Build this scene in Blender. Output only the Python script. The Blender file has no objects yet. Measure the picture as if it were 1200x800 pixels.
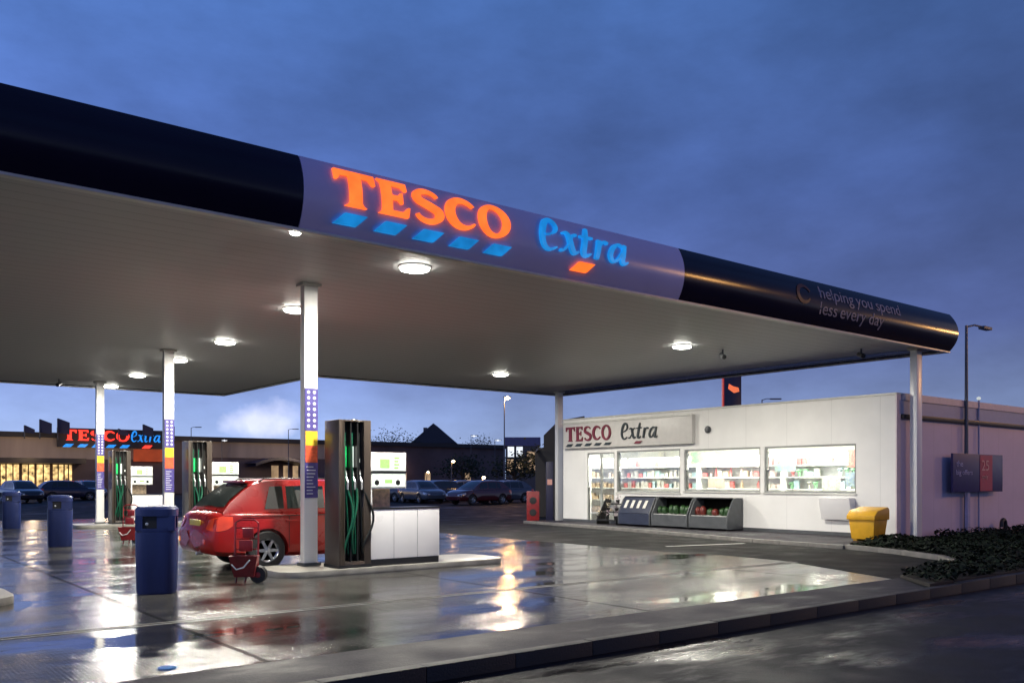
import bpy, bmesh, math, random
from mathutils import Vector, Matrix
from mathutils.geometry import tessellate_polygon
from mathutils.bvhtree import BVHTree
random.seed(7)
PI = math.pi
sc = bpy.context.scene
COL = sc.collection
YAW = 38.34                      # degrees the camera is turned clockwise from +Y
U = (.7843, .6203); Vv = (-.6203, .7843)

def at(px, d):
    """ground position d metres in front of the viewpoint, towards picture column px"""
    X = (px - 600) / 1036 * d
    return (U[0]*X + U[1]*d, Vv[0]*X + Vv[1]*d)

# ------------------------------------------------------------------ materials
def newmat(name):
    m = bpy.data.materials.new(name); m.use_nodes = True
    nt = m.node_tree
    return m, nt, nt.nodes, nt.links, nt.nodes['Principled BSDF']

def mat(name, col, rough=.5, metal=0., var=.12, scale=6., bump=0., bscale=40., spec=.5, coat=0., trans=0., streak=False):
    m, nt, N, L, b = newmat(name)
    b.inputs['Metallic'].default_value = metal
    b.inputs['Specular IOR Level'].default_value = spec
    b.inputs['Coat Weight'].default_value = coat
    b.inputs['Coat Roughness'].default_value = .08
    b.inputs['Transmission Weight'].default_value = trans
    tc = N.new('ShaderNodeTexCoord')
    n = N.new('ShaderNodeTexNoise'); n.inputs['Scale'].default_value = scale; n.inputs['Detail'].default_value = 6
    if streak:
        mp = N.new('ShaderNodeMapping'); mp.inputs['Scale'].default_value = (1, 1, .12)
        L.new(tc.outputs['Object'], mp.inputs[0]); L.new(mp.outputs[0], n.inputs['Vector'])
    else:
        L.new(tc.outputs['Object'], n.inputs['Vector'])
    r = N.new('ShaderNodeValToRGB')
    r.color_ramp.elements[0].position = .3; r.color_ramp.elements[1].position = .7
    r.color_ramp.elements[0].color = tuple(c*(1-var) for c in col) + (1,)
    r.color_ramp.elements[1].color = tuple(min(1, c*(1+var)) for c in col) + (1,)
    L.new(n.outputs['Fac'], r.inputs[0]); L.new(r.outputs[0], b.inputs['Base Color'])
    mr = N.new('ShaderNodeMapRange'); mr.inputs['To Min'].default_value = max(.02, rough*.75); mr.inputs['To Max'].default_value = min(1, rough*1.25)
    L.new(n.outputs['Fac'], mr.inputs['Value']); L.new(mr.outputs[0], b.inputs['Roughness'])
    if bump:
        n2 = N.new('ShaderNodeTexNoise'); n2.inputs['Scale'].default_value = bscale; n2.inputs['Detail'].default_value = 4
        L.new(tc.outputs['Object'], n2.inputs['Vector'])
        bp = N.new('ShaderNodeBump'); bp.inputs['Strength'].default_value = bump; bp.inputs['Distance'].default_value = .01
        L.new(n2.outputs['Fac'], bp.inputs['Height']); L.new(bp.outputs[0], b.inputs['Normal'])
    return m

def emat(name, col, strength, var=0., scale=4.):
    m, nt, N, L, b = newmat(name)
    b.inputs['Base Color'].default_value = tuple(c*.6 for c in col) + (1,)
    b.inputs['Emission Color'].default_value = col + (1,)
    b.inputs['Emission Strength'].default_value = strength
    b.inputs['Roughness'].default_value = .4
    tc = N.new('ShaderNodeTexCoord'); n = N.new('ShaderNodeTexNoise'); n.inputs['Scale'].default_value = scale
    L.new(tc.outputs['Object'], n.inputs['Vector'])
    mr = N.new('ShaderNodeMapRange'); mr.inputs['From Min'].default_value = .3; mr.inputs['From Max'].default_value = .7
    mr.inputs['To Min'].default_value = strength*(1-var); mr.inputs['To Max'].default_value = strength*(1+var)
    L.new(n.outputs['Fac'], mr.inputs['Value']); L.new(mr.outputs[0], b.inputs['Emission Strength'])
    return m

def glassmat(name, tint=(.97, .98, .97), alpha=.18, rough=.03):
    m, nt, N, L, b = newmat(name)
    out = N['Material Output']
    tr = N.new('ShaderNodeBsdfTransparent'); tr.inputs[0].default_value = tint + (1,)
    gl = N.new('ShaderNodeBsdfGlossy'); gl.inputs['Roughness'].default_value = rough
    n = N.new('ShaderNodeTexNoise'); n.inputs['Scale'].default_value = .8
    mx = N.new('ShaderNodeMixShader')
    fr = N.new('ShaderNodeFresnel'); fr.inputs[0].default_value = 1.45
    ad = N.new('ShaderNodeMath'); ad.operation = 'MULTIPLY_ADD'; ad.inputs[1].default_value = .5; ad.inputs[2].default_value = alpha*.2
    L.new(fr.outputs[0], ad.inputs[0]); L.new(ad.outputs[0], mx.inputs[0])
    L.new(tr.outputs[0], mx.inputs[1]); L.new(gl.outputs[0], mx.inputs[2]); L.new(mx.outputs[0], out.inputs['Surface'])
    return m

def wetmat(name, col, puddle_lo, puddle_hi, r_wet, r_dry, groove=0., joint=None, pscale=.35, coarse=.25, spec=.5, seed=0., wetbase=.45, ripple=.06, stretch=(.55, 1.5)):
    """wet paving: standing water where a noise field is high, damp textured surface elsewhere"""
    m, nt, N, L, b = newmat(name)
    tc = N.new('ShaderNodeTexCoord')
    mp = N.new('ShaderNodeMapping'); mp.inputs['Location'].default_value = (seed, seed*.7, 0)
    L.new(tc.outputs['Object'], mp.inputs[0])
    mps = N.new('ShaderNodeMapping'); mps.inputs['Scale'].default_value = (*stretch, 1)
    L.new(mp.outputs[0], mps.inputs[0])
    n = N.new('ShaderNodeTexNoise'); n.inputs['Scale'].default_value = pscale; n.inputs['Detail'].default_value = 7; n.inputs['Roughness'].default_value = .6
    L.new(mps.outputs[0], n.inputs['Vector'])
    rp = N.new('ShaderNodeMapRange'); rp.inputs['From Min'].default_value = puddle_lo; rp.inputs['From Max'].default_value = puddle_hi
    L.new(n.outputs['Fac'], rp.inputs['Value'])           # 0 damp .. 1 puddle
    fine = N.new('ShaderNodeTexNoise'); fine.inputs['Scale'].default_value = 60; fine.inputs['Detail'].default_value = 5
    L.new(mp.outputs[0], fine.inputs['Vector'])
    # colour
    n3 = N.new('ShaderNodeTexNoise'); n3.inputs['Scale'].default_value = 1.3; n3.inputs['Detail'].default_value = 8
    L.new(mp.outputs[0], n3.inputs['Vector'])
    cr = N.new('ShaderNodeValToRGB'); e = cr.color_ramp.elements
    e[0].position = .3; e[0].color = tuple(c*.62 for c in col)+(1,); e[1].position = .7; e[1].color = tuple(c*1.25 for c in col)+(1,)
    L.new(n3.outputs['Fac'], cr.inputs[0])
    sp = N.new('ShaderNodeMapRange'); sp.inputs['From Min'].default_value = .3; sp.inputs['From Max'].default_value = .7; sp.inputs['To Min'].default_value = .7; sp.inputs['To Max'].default_value = 1.3
    L.new(fine.outputs['Fac'], sp.inputs['Value'])
    mm = N.new('ShaderNodeMix'); mm.data_type = 'RGBA'; mm.blend_type = 'MULTIPLY'; mm.inputs[0].default_value = 1
    L.new(cr.outputs[0], mm.inputs[6]); L.new(sp.outputs[0], mm.inputs[7])
    wet = N.new('ShaderNodeMix'); wet.data_type = 'RGBA'; wet.blend_type = 'MULTIPLY'
    wet.inputs[7].default_value = (wetbase, wetbase, wetbase, 1)
    L.new(rp.outputs[0], wet.inputs[0]); L.new(mm.outputs[2], wet.inputs[6])
    colout = wet.outputs[2]
    hgt = None
    sep = N.new('ShaderNodeSeparateXYZ'); L.new(tc.outputs['Object'], sep.inputs[0])
    def math_(op, a, bb=None, c=None):
        q = N.new('ShaderNodeMath'); q.operation = op
        for k, val in enumerate((a, bb, c)):
            if val is None: continue
            if hasattr(val, 'links'): L.new(val, q.inputs[k])
            else: q.inputs[k].default_value = val
        return q.outputs[0]
    if joint:
        ju, jv, w = joint
        def line(src, per, off):
            f = math_('FRACT', math_('DIVIDE', math_('ADD', src, off), per))
            dd = math_('ABSOLUTE', math_('SUBTRACT', f, .5))
            return math_('LESS_THAN', dd, w/per/2)
        jj = math_('MAXIMUM', line(sep.outputs[0], ju, 200*ju + ju/2 - 2.95), line(sep.outputs[1], jv, 200*jv + jv/2 - 9.55))
        jm = N.new('ShaderNodeMix'); jm.data_type = 'RGBA'; jm.inputs[7].default_value = (.02, .02, .02, 1)
        L.new(jj, jm.inputs[0]); L.new(colout, jm.inputs[6]); colout = jm.outputs[2]
        hgt = math_('MULTIPLY', jj, -1.2)
    L.new(colout, b.inputs['Base Color'])
    rr = N.new('ShaderNodeMapRange'); rr.inputs['To Min'].default_value = r_dry; rr.inputs['To Max'].default_value = r_wet
    L.new(rp.outputs[0], rr.inputs['Value'])
    rv = N.new('ShaderNodeMapRange'); rv.inputs['From Min'].default_value = .3; rv.inputs['From Max'].default_value = .7; rv.inputs['To Min'].default_value = .75; rv.inputs['To Max'].default_value = 1.25
    L.new(n3.outputs['Fac'], rv.inputs['Value'])
    L.new(math_('MULTIPLY', rr.outputs[0], rv.outputs[0]), b.inputs['Roughness'])
    b.inputs['Specular IOR Level'].default_value = spec
    if joint:
        mb_ = N.new('ShaderNodeMapping'); mb_.inputs['Scale'].default_value = (11, .7, 1); L.new(mp.outputs[0], mb_.inputs[0])
        br = N.new('ShaderNodeTexNoise'); br.inputs['Scale'].default_value = 1.5; br.inputs['Detail'].default_value = 5; br.inputs['Roughness'].default_value = .7
        L.new(mb_.outputs[0], br.inputs['Vector'])
        bs = N.new('ShaderNodeMapRange'); bs.inputs['From Min'].default_value = .36; bs.inputs['From Max'].default_value = .64; bs.inputs['To Min'].default_value = .15; bs.inputs['To Max'].default_value = 1.15
        L.new(br.outputs['Fac'], bs.inputs['Value'])
        dm = math_('SUBTRACT', 1.0, math_('MULTIPLY', rp.outputs[0], .85))
        keep = math_('SUBTRACT', 1.0, math_('MULTIPLY', dm, math_('SUBTRACT', 1.0, bs.outputs[0])))     # brushed surface shows where it is only damp
        L.new(math_('MULTIPLY', math_('MULTIPLY', keep, spec), math_('MULTIPLY_ADD', jj, -.95, 1.0)), b.inputs['Specular IOR Level'])
    # bump: coarse grain when damp, brushed grooves, gentle ripple in the water
    damp = math_('SUBTRACT', 1.0, rp.outputs[0])
    h = math_('MULTIPLY', fine.outputs['Fac'], math_('MULTIPLY_ADD', damp, coarse, .01))
    rip = N.new('ShaderNodeTexNoise'); rip.inputs['Scale'].default_value = 2.4; rip.inputs['Detail'].default_value = 3
    L.new(mps.outputs[0], rip.inputs['Vector'])
    h = math_('ADD', h, math_('MULTIPLY', rip.outputs['Fac'], ripple*6))
    if groove:
        wv = N.new('ShaderNodeTexWave'); wv.wave_type = 'BANDS'; wv.bands_direction = 'X'
        wv.inputs['Scale'].default_value = 9; wv.inputs['Distortion'].default_value = 1.2; wv.inputs['Detail'].default_value = 3; wv.inputs['Detail Scale'].default_value = 3
        L.new(mp.outputs[0], wv.inputs['Vector'])
        h = math_('ADD', h, math_('MULTIPLY', wv.outputs['Fac'], math_('MULTIPLY_ADD', damp, groove, groove*.08)))
    if hgt is not None: h = math_('ADD', h, hgt)
    bp = N.new('ShaderNodeBump'); bp.inputs['Strength'].default_value = .35; bp.inputs['Distance'].default_value = .01
    L.new(h, bp.inputs['Height']); L.new(bp.outputs[0], b.inputs['Normal'])
    return m

def seammat(name, col, rough, per, axis=0, w=.012, var=.06, spec=.5, depth=1., seamdark=.5):
    """sheet cladding with narrow recessed seams every `per` metres"""
    m = mat(name, col, rough, var=var, scale=1.2, spec=spec)
    nt = m.node_tree; N = nt.nodes; L = nt.links; b = N['Principled BSDF']
    tc = [x for x in N if x.type == 'TEX_COORD'][0]; cr = [x for x in N if x.type == 'VALTORGB'][0]
    sep = N.new('ShaderNodeSeparateXYZ'); L.new(tc.outputs['Object'], sep.inputs[0])
    a = N.new('ShaderNodeMath'); a.operation = 'MULTIPLY_ADD'; a.inputs[1].default_value = 1/per; a.inputs[2].default_value = 500
    L.new(sep.outputs[axis], a.inputs[0])
    f = N.new('ShaderNodeMath'); f.operation = 'FRACT'; L.new(a.outputs[0], f.inputs[0])
    lt = N.new('ShaderNodeMath'); lt.operation = 'LESS_THAN'; lt.inputs[1].default_value = w/per; L.new(f.outputs[0], lt.inputs[0])
    mx = N.new('ShaderNodeMix'); mx.data_type = 'RGBA'; mx.inputs[7].default_value = tuple(c*seamdark for c in col)+(1,)
    L.new(lt.outputs[0], mx.inputs[0]); L.new(cr.outputs[0], mx.inputs[6]); L.new(mx.outputs[2], b.inputs['Base Color'])
    ng = N.new('ShaderNodeMath'); ng.operation = 'MULTIPLY'; ng.inputs[1].default_value = -depth; L.new(lt.outputs[0], ng.inputs[0])
    n2 = N.new('ShaderNodeTexNoise'); n2.inputs['Scale'].default_value = 1.6; L.new(tc.outputs['Object'], n2.inputs['Vector'])
    ad = N.new('ShaderNodeMath'); ad.operation = 'MULTIPLY_ADD'; ad.inputs[1].default_value = .8; L.new(n2.outputs['Fac'], ad.inputs[0]); L.new(ng.outputs[0], ad.inputs[2])
    bp = N.new('ShaderNodeBump'); bp.inputs['Strength'].default_value = .4; bp.inputs['Distance'].default_value = .008
    L.new(ad.outputs[0], bp.inputs['Height']); L.new(bp.outputs[0], b.inputs['Normal'])
    return m

M = {}
M['concrete'] = wetmat('wet_concrete', (.068, .066, .059), .40, .60, .03, .19, groove=.25, joint=(4.6, 4.7, .06), pscale=.5, coarse=1.0, stretch=(.6, 1.3), spec=.31, ripple=.10)
M['tarmac'] = wetmat('wet_tarmac', (.012, .012, .012), .58, .82, .12, .72, pscale=.25, coarse=2.0, seed=13, spec=.14)
M['road'] = wetmat('wet_road', (.009, .009, .011), .50, .66, .06, .55, pscale=.7, coarse=2.4, seed=31, ripple=.12, spec=.18)
M['strip'] = wetmat('damp_paving', (.027, .023, .031), .60, .85, .18, .66, pscale=.9, coarse=3.2, seed=4, spec=.28)
M['kerb'] = mat('kerb_concrete', (.16, .15, .135), .45, var=.25, scale=5, bump=.5, bscale=60)
M['kerbdark'] = mat('kerb_concrete_wet', (.018, .017, .017), .6, var=.3, scale=4, bump=.5, bscale=50)
M['island'] = mat('island_concrete', (.26, .25, .22), .35, var=.2, scale=4, bump=.5, bscale=50)
M['paint'] = mat('road_paint', (.6, .6, .56), .35, var=.3, scale=9)
M['whitemetal'] = mat('white_metal', (.78, .78, .77), .3, var=.04, scale=3, streak=True)
M['soffit'] = seammat('soffit_sheet', (.42, .42, .43), .5, .30, axis=1, w=.014, var=.05)
M['skysheen'] = mat('soffit_sky_sheen', (.05, .06, .16), .25, var=.1)  # sky reflection at the soffit edge, put into a dark blue colour
M['navy'] = mat('navy_fascia', (.009, .007, .024), .19, var=.1, scale=1.2, spec=.3)
M['lilac'] = mat('lilac_fascia', (.60, .55, .84), .24, var=.05, scale=1.0, coat=.3)
M['trim'] = mat('fascia_trim', (.55, .54, .50), .35, var=.08)
M['roof'] = mat('roof_sheet', (.25, .25, .26), .6)
M['letter_orange'] = emat('letter_orange', (1.0, .145, .02), 1.35, .15, 5)
M['letter_blue'] = emat('letter_blue', (.012, .30, .80), .62, .35, 3)
M['slogan'] = mat('slogan_vinyl', (.26, .25, .33), .5)
M['emblem'] = mat('slogan_emblem', (.06, .012, .016), .5)
M['lamp'] = emat('lamp_diffuser', (1.0, .97, .86), 34)
M['lampbody'] = mat('lamp_body', (.8, .8, .8), .4)
M['wall'] = seammat('shop_wall', (.80, .79, .76), .55, 1.35, axis=1, w=.014, var=.05, depth=.6, seamdark=.85)
M['sidewall'] = seammat('side_cladding', (.62, .53, .66), .5, .95, axis=0, w=.016, var=.06, depth=.8, seamdark=.8)  # purple tint of the light on white cladding is put into this colour
M['bluefascia'] = mat('parapet_sheet', (.30, .32, .48), .4, var=.08)
M['pinktrim'] = mat('parapet_capping', (.62, .52, .55), .4, var=.08)
M['black'] = mat('black_plastic', (.012, .012, .013), .4, var=.2)
M['frame'] = mat('window_frame', (.28, .29, .28), .4)
M['glass'] = glassmat('shop_glass')
M['carglass'] = mat('car_glass', (.010, .016, .016), .05, var=.1, spec=.9)
M['signboard'] = mat('sign_board', (.58, .56, .53), .4, var=.05)
M['signred'] = mat('sign_red', (.16, .012, .03), .4)
M['signdark'] = mat('sign_dark', (.015, .025, .03), .4)
M['interior'] = mat('interior_wall', (.82, .82, .76), .6, var=.05)
M['ifloor'] = mat('interior_floor', (.45, .44, .42), .35)
M['shelf'] = mat('shelf_metal', (.8, .8, .78), .4)
M['pumpside'] = mat('pump_casing', (.055, .043, .034), .35, var=.12, scale=3, streak=True)
M['pumpdark'] = mat('pump_dark', (.018, .017, .016), .3)
M['hose'] = mat('hose_green', (.005, .085, .045), .35, var=.2)
M['hoseblack'] = mat('hose_black', (.012, .014, .013), .35)
M['nozzle'] = mat('nozzle_metal', (.55, .57, .58), .3, metal=.6)
M['greenlit'] = emat('grade_light_green', (.02, .75, .18), .55, .4, 12)
M['pale'] = emat('grade_label_white', (.8, .86, .8), .55, .1)
M['white'] = mat('white_panel', (.80, .79, .78), .3, var=.03, scale=2)
M['display'] = emat('display_face', (.83, .93, .8), .75, .08, 9)
M['lcd'] = emat('display_lcd', (.40, .70, .22), .55, .3, 30)
M['bin'] = mat('bin_blue', (.011, .022, .10), .38, var=.2, scale=5, streak=True, bump=.2, bscale=30)
M['red'] = mat('car_red', (.30, .009, .008), .28, var=.06, scale=2, coat=.3)
M['redplastic'] = mat('red_plastic', (.21, .012, .015), .35, var=.2, scale=8)
M['redtube'] = mat('red_tube', (.22, .015, .02), .35)
M['tyre'] = mat('tyre_rubber', (.016, .016, .016), .6, bump=.3)
M['rim'] = mat('wheel_rim', (.4, .41, .43), .25, metal=.8)
M['tail'] = mat('tail_lens', (.75, .07, .03), .15, coat=.6)
M['amber'] = emat('amber_reflector_glow', (1.0, .28, .04), .8, .3, 30)
M['plate'] = mat('number_plate', (.55, .42, .05), .4)
M['yellow'] = mat('grit_bin_yellow', (.68, .36, .018), .4, var=.1, scale=6)
M['poster_purple'] = mat('poster_purple', (.085, .07, .27), .35, var=.2, scale=18)
M['poster_yellow'] = mat('poster_yellow', (.80, .52, .04), .35, var=.15, scale=22)
M['poster_orange'] = mat('poster_orange', (.72, .12, .05), .35, var=.25, scale=25)
M['poster_white'] = mat('poster_white', (.75, .76, .8), .35)
M['stone'] = mat('store_stone', (.42, .33, .26), .7, var=.3, scale=.35, streak=True)
M['storedark'] = mat('store_dark', (.035, .03, .03), .5, var=.2, scale=.5)
M['storewall'] = mat('store_wall', (.13, .09, .09), .6, var=.35, scale=.3)
M['warmwin'] = emat('warm_window', (1.0, .66, .26), .9, 1., 2.2)
M['coolwin'] = emat('cool_window', (.85, .9, .95), 1.0, .3, 1.2)
M['tanwin'] = emat('tan_window', (.75, .5, .28), .45, .5, 1.)
M['neonred'] = emat('neon_red', (1.0, .035, .02), 2.2, .2)
M['neonblue'] = emat('neon_blue', (.02, .30, .95), .9, .3)
M['brownneon'] = emat('neon_glow_board', (.55, .08, .02), .35, .3, .8)
M['banner'] = mat('banner_navy', (.012, .012, .05), .5)
M['steel'] = mat('lamp_post_steel', (.10, .11, .13), .45, metal=.3)
M['sodium'] = emat('sodium_lamp', (1.0, .55, .18), 45)
M['sodiumdim'] = emat('sodium_lamp_far', (1.0, .75, .42), 14)
M['totem'] = mat('totem_navy', (.014, .016, .05), .35)
M['totemred'] = emat('totem_edge_red', (.8, .05, .03), .30)
M['totemorange'] = emat('totem_logo', (1., .20, .07), .75)
M['boardnavy'] = mat('board_navy', (.035, .03, .13), .4)
M['boardred'] = mat('board_red', (.40, .03, .06), .4)
M['boardpink'] = mat('board_pink', (.7, .35, .30), .4)
M['boardtext'] = mat('board_text', (.38, .36, .55), .4)
M['soil'] = mat('bed_soil', (.018, .015, .012), .8, var=.4, bump=.8, bscale=25)
M['bark'] = mat('bark', (.05, .04, .03), .8)
M['roofslate'] = mat('house_slate', (.03, .03, .045), .6)
M['bunkerblue'] = mat('bunker_blue', (.025, .032, .06), .35, var=.15)
M['cabgrey'] = mat('cabinet_grey', (.075, .08, .085), .4, var=.15)
M['coverblue'] = mat('cover_blue', (.02, .16, .42), .7, var=.3)
M['bluebuild'] = mat('cladding_bluegrey', (.13, .13, .25), .5)

def papermat(base):
    m, nt, N, L, b = newmat('paper_'+base)
    c = [x for x in M[base].node_tree.nodes if x.type == 'VALTORGB'][0].color_ramp.elements[1].color
    t = N.new('ShaderNodeBsdfTranslucent'); t.inputs[0].default_value = tuple(.35+.65*q for q in c[:3])+(1,)
    b.inputs['Base Color'].default_value = tuple(c); mx = N.new('ShaderNodeMixShader'); mx.inputs[0].default_value = .75
    n = N.new('ShaderNodeTexNoise'); n.inputs['Scale'].default_value = 7
    r = N.new('ShaderNodeMix'); r.data_type = 'RGBA'; r.inputs[6].default_value = t.inputs[0].default_value; r.inputs[7].default_value = (.8, .85, .7, 1)
    g = N.new('ShaderNodeMath'); g.operation = 'GREATER_THAN'; g.inputs[1].default_value = .55; L.new(n.outputs['Fac'], g.inputs[0]); L.new(g.outputs[0], r.inputs[0]); L.new(r.outputs[2], t.inputs[0])
    L.new(b.outputs[0], mx.inputs[1]); L.new(t.outputs[0], mx.inputs[2]); L.new(mx.outputs[0], N['Material Output'].inputs['Surface'])
    return m
def leafmat(name, a, b_):
    m, nt, N, L, b = newmat(name)
    oi = N.new('ShaderNodeNewGeometry'); r = N.new('ShaderNodeValToRGB')
    r.color_ramp.elements[0].color = a+(1,); r.color_ramp.elements[1].color = b_+(1,)
    L.new(oi.outputs['Random Per Island'], r.inputs[0]); L.new(r.outputs[0], b.inputs['Base Color'])
    b.inputs['Roughness'].default_value = .8; b.inputs['Specular IOR Level'].default_value = .2
    return m
M['leaf'] = leafmat('groundcover_leaf', (.003, .006, .003), (.010, .020, .008))
M['treeleaf'] = leafmat('tree_leaf', (.012, .018, .012), (.035, .05, .025))
for i, c in enumerate([(.62, .05, .04), (.75, .42, .06), (.08, .3, .6), (.1, .42, .15), (.8, .76, .62), (.45, .12, .3), (.25, .62, .7), (.85, .6, .5)]):
    M['prod%d' % i] = mat('product_colour_%d' % i, tuple(.45*q+.32 for q in c) if i not in (0, 3) else tuple(.8*q+.14 for q in c), .4, var=.3, scale=14)
M['bag3'] = mat('bag_green', (.02, .06, .015), .35, var=.5, scale=9)
M['bag0'] = mat('bag_red', (.13, .018, .012), .35, var=.4, scale=9)
for n, c in dict(a=(.02, .022, .03), b=(.09, .10, .12), c=(.015, .02, .05), d=(.16, .17, .18), e=(.08, .012, .015)).items():
    M['paint_'+n] = mat('car_paint_'+n, c, .2, var=.05, coat=.9)

# ------------------------------------------------------------------ mesh builder
class MB:
    def __init__(s): s.v = []; s.f = []; s.mi = []
    def add(s, vs, fs, m=0):
        o = len(s.v); s.v += [tuple(p) for p in vs]; s.f += [tuple(o+i for i in f) for f in fs]; s.mi += [m]*len(fs); return s
    def box(s, x0, x1, y0, y1, z0, z1, m=0):
        vs = [(x, y, z) for x in (x0, x1) for y in (y0, y1) for z in (z0, z1)]
        return s.add(vs, [(0, 1, 3, 2), (4, 6, 7, 5), (0, 4, 5, 1), (2, 3, 7, 6), (0, 2, 6, 4), (1, 5, 7, 3)], m)
    def prism(s, poly, z0, z1, m=0):
        n = len(poly)
        vs = [(p[0], p[1], z0) for p in poly] + [(p[0], p[1], z1) for p in poly]
        fs = [tuple(range(n-1, -1, -1)), tuple(range(n, 2*n))] + [(i, (i+1) % n, n+(i+1) % n, n+i) for i in range(n)]
        return s.add(vs, fs, m)
    def extr(s, poly, a0, a1, axis='y', m=0):
        """poly in the plane across `axis`: axis y -> (x,z); axis x -> (y,z)"""
        n = len(poly)
        f = (lambda p, a: (p[0], a, p[1])) if axis == 'y' else (lambda p, a: (a, p[0], p[1]))
        vs = [f(p, a0) for p in poly] + [f(p, a1) for p in poly]
        fs = [tuple(range(n-1, -1, -1)), tuple(range(n, 2*n))] + [(i, (i+1) % n, n+(i+1) % n, n+i) for i in range(n)]
        return s.add(vs, fs, m)
    def tube(s, pts, r, n=10, m=0, cap=True):
        pts = [Vector(p) for p in pts]; rs = r if isinstance(r, (list, tuple)) else [r]*len(pts)
        o = len(s.v); prev = None
        for i, p in enumerate(pts):
            t = (pts[min(i+1, len(pts)-1)] - pts[max(i-1, 0)]).normalized()
            if prev is None:
                a = t.orthogonal().normalized()
            else:
                a = (prev - t*prev.dot(t)).normalized()
            prev = a; bb = t.cross(a)
            for k in range(n):
                q = p + (a*math.cos(2*PI*k/n) + bb*math.sin(2*PI*k/n))*rs[i]
                s.v.append(tuple(q))
        for i in range(len(pts)-1):
            for k in range(n):
                s.f.append((o+i*n+k, o+i*n+(k+1) % n, o+(i+1)*n+(k+1) % n, o+(i+1)*n+k)); s.mi.append(m)
        if cap:
            s.f.append(tuple(o+k for k in range(n-1, -1, -1))); s.mi.append(m)
            s.f.append(tuple(o+(len(pts)-1)*n+k for k in range(n))); s.mi.append(m)
        return s
    def lathe(s, prof, c=(0, 0, 0), n=24, axis='z', m=0, cap=True):
        """prof: (radius, height) list"""
        o = len(s.v)
        for r, h in prof:
            for k in range(n):
                a = 2*PI*k/n; x, y = r*math.cos(a), r*math.sin(a)
                p = (x, y, h) if axis == 'z' else ((x, h, y) if axis == 'y' else (h, x, y))
                s.v.append((p[0]+c[0], p[1]+c[1], p[2]+c[2]))
        for i in range(len(prof)-1):
            for k in range(n):
                s.f.append((o+i*n+k, o+i*n+(k+1) % n, o+(i+1)*n+(k+1) % n, o+(i+1)*n+k)); s.mi.append(m)
        for i in (0, len(prof)-1):
            if cap and prof[i][0] > 1e-4:
                s.f.append(tuple(o+i*n+k for k in range(n))); s.mi.append(m)
        return s
    def grid(s, rows, m=0, close=False):
        o = len(s.v); n = len(rows[0])
        for r in rows: s.v += [tuple(p) for p in r]
        for i in range(len(rows)-1):
            for k in range(n if close else n-1):
                s.f.append((o+i*n+k, o+i*n+(k+1) % n, o+(i+1)*n+(k+1) % n, o+(i+1)*n+k)); s.mi.append(m)
        return s
    def build(s, name, mats, parent=None, off=None, bevel=0, smooth=True, sharp=32):
        if not isinstance(mats, (list, tuple)): mats = [mats]
        me = bpy.data.meshes.new(name)
        if off is None: off = (0, 0, 0)
        me.from_pydata([(a-off[0], b-off[1], c-off[2]) for a, b, c in s.v], [], s.f)
        for mm in mats: me.materials.append(M[mm] if isinstance(mm, str) else mm)
        for p, i in zip(me.polygons, s.mi): p.material_index = i
        bm = bmesh.new(); bm.from_mesh(me)
        bmesh.ops.remove_doubles(bm, verts=bm.verts, dist=1e-5)
        bmesh.ops.recalc_face_normals(bm, faces=bm.faces)
        if bevel:
            ed = [e for e in bm.edges if len(e.link_faces) == 2 and e.calc_face_angle(0) > .6]
            if ed: bmesh.ops.bevel(bm, geom=ed, offset=bevel, segments=2, affect='EDGES', profile=.6, clamp_overlap=True)
        for f in bm.faces: f.smooth = smooth
        for e in bm.edges:
            if len(e.link_faces) == 2 and e.calc_face_angle(0) > math.radians(sharp): e.smooth = False
        bm.to_mesh(me); bm.free()
        o = bpy.data.objects.new(name, me); COL.objects.link(o)
        if parent: o.parent = parent
        return o

def tag(o, label=None, cat=None, group=None, kind=None):
    if label: o['label'] = label
    if cat: o['category'] = cat
    if group: o['group'] = group
    if kind: o['kind'] = kind
    return o
def thing(name, label, cat, loc=(0, 0, 0), rz=0, group=None):
    o = bpy.data.objects.new(name, None); COL.objects.link(o)
    o.location = loc; o.rotation_euler = (0, 0, rz); o.empty_display_size = .3
    return tag(o, label, cat, group)
def wlinked(root, mb, name, mats, parent=None, **k):
    """part given in world coordinates under an unrotated root"""
    return mb.build(name, mats, parent or root, off=tuple(root.location), **k)
def copy_tree(o, parent=None):
    c = o.copy(); COL.objects.link(c); c.parent = parent
    for ch in list(o.children): copy_tree(ch, c)
    return c
def structure(mb, name, mats, **k): return tag(mb.build(name, mats, **k), kind='structure')

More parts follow.
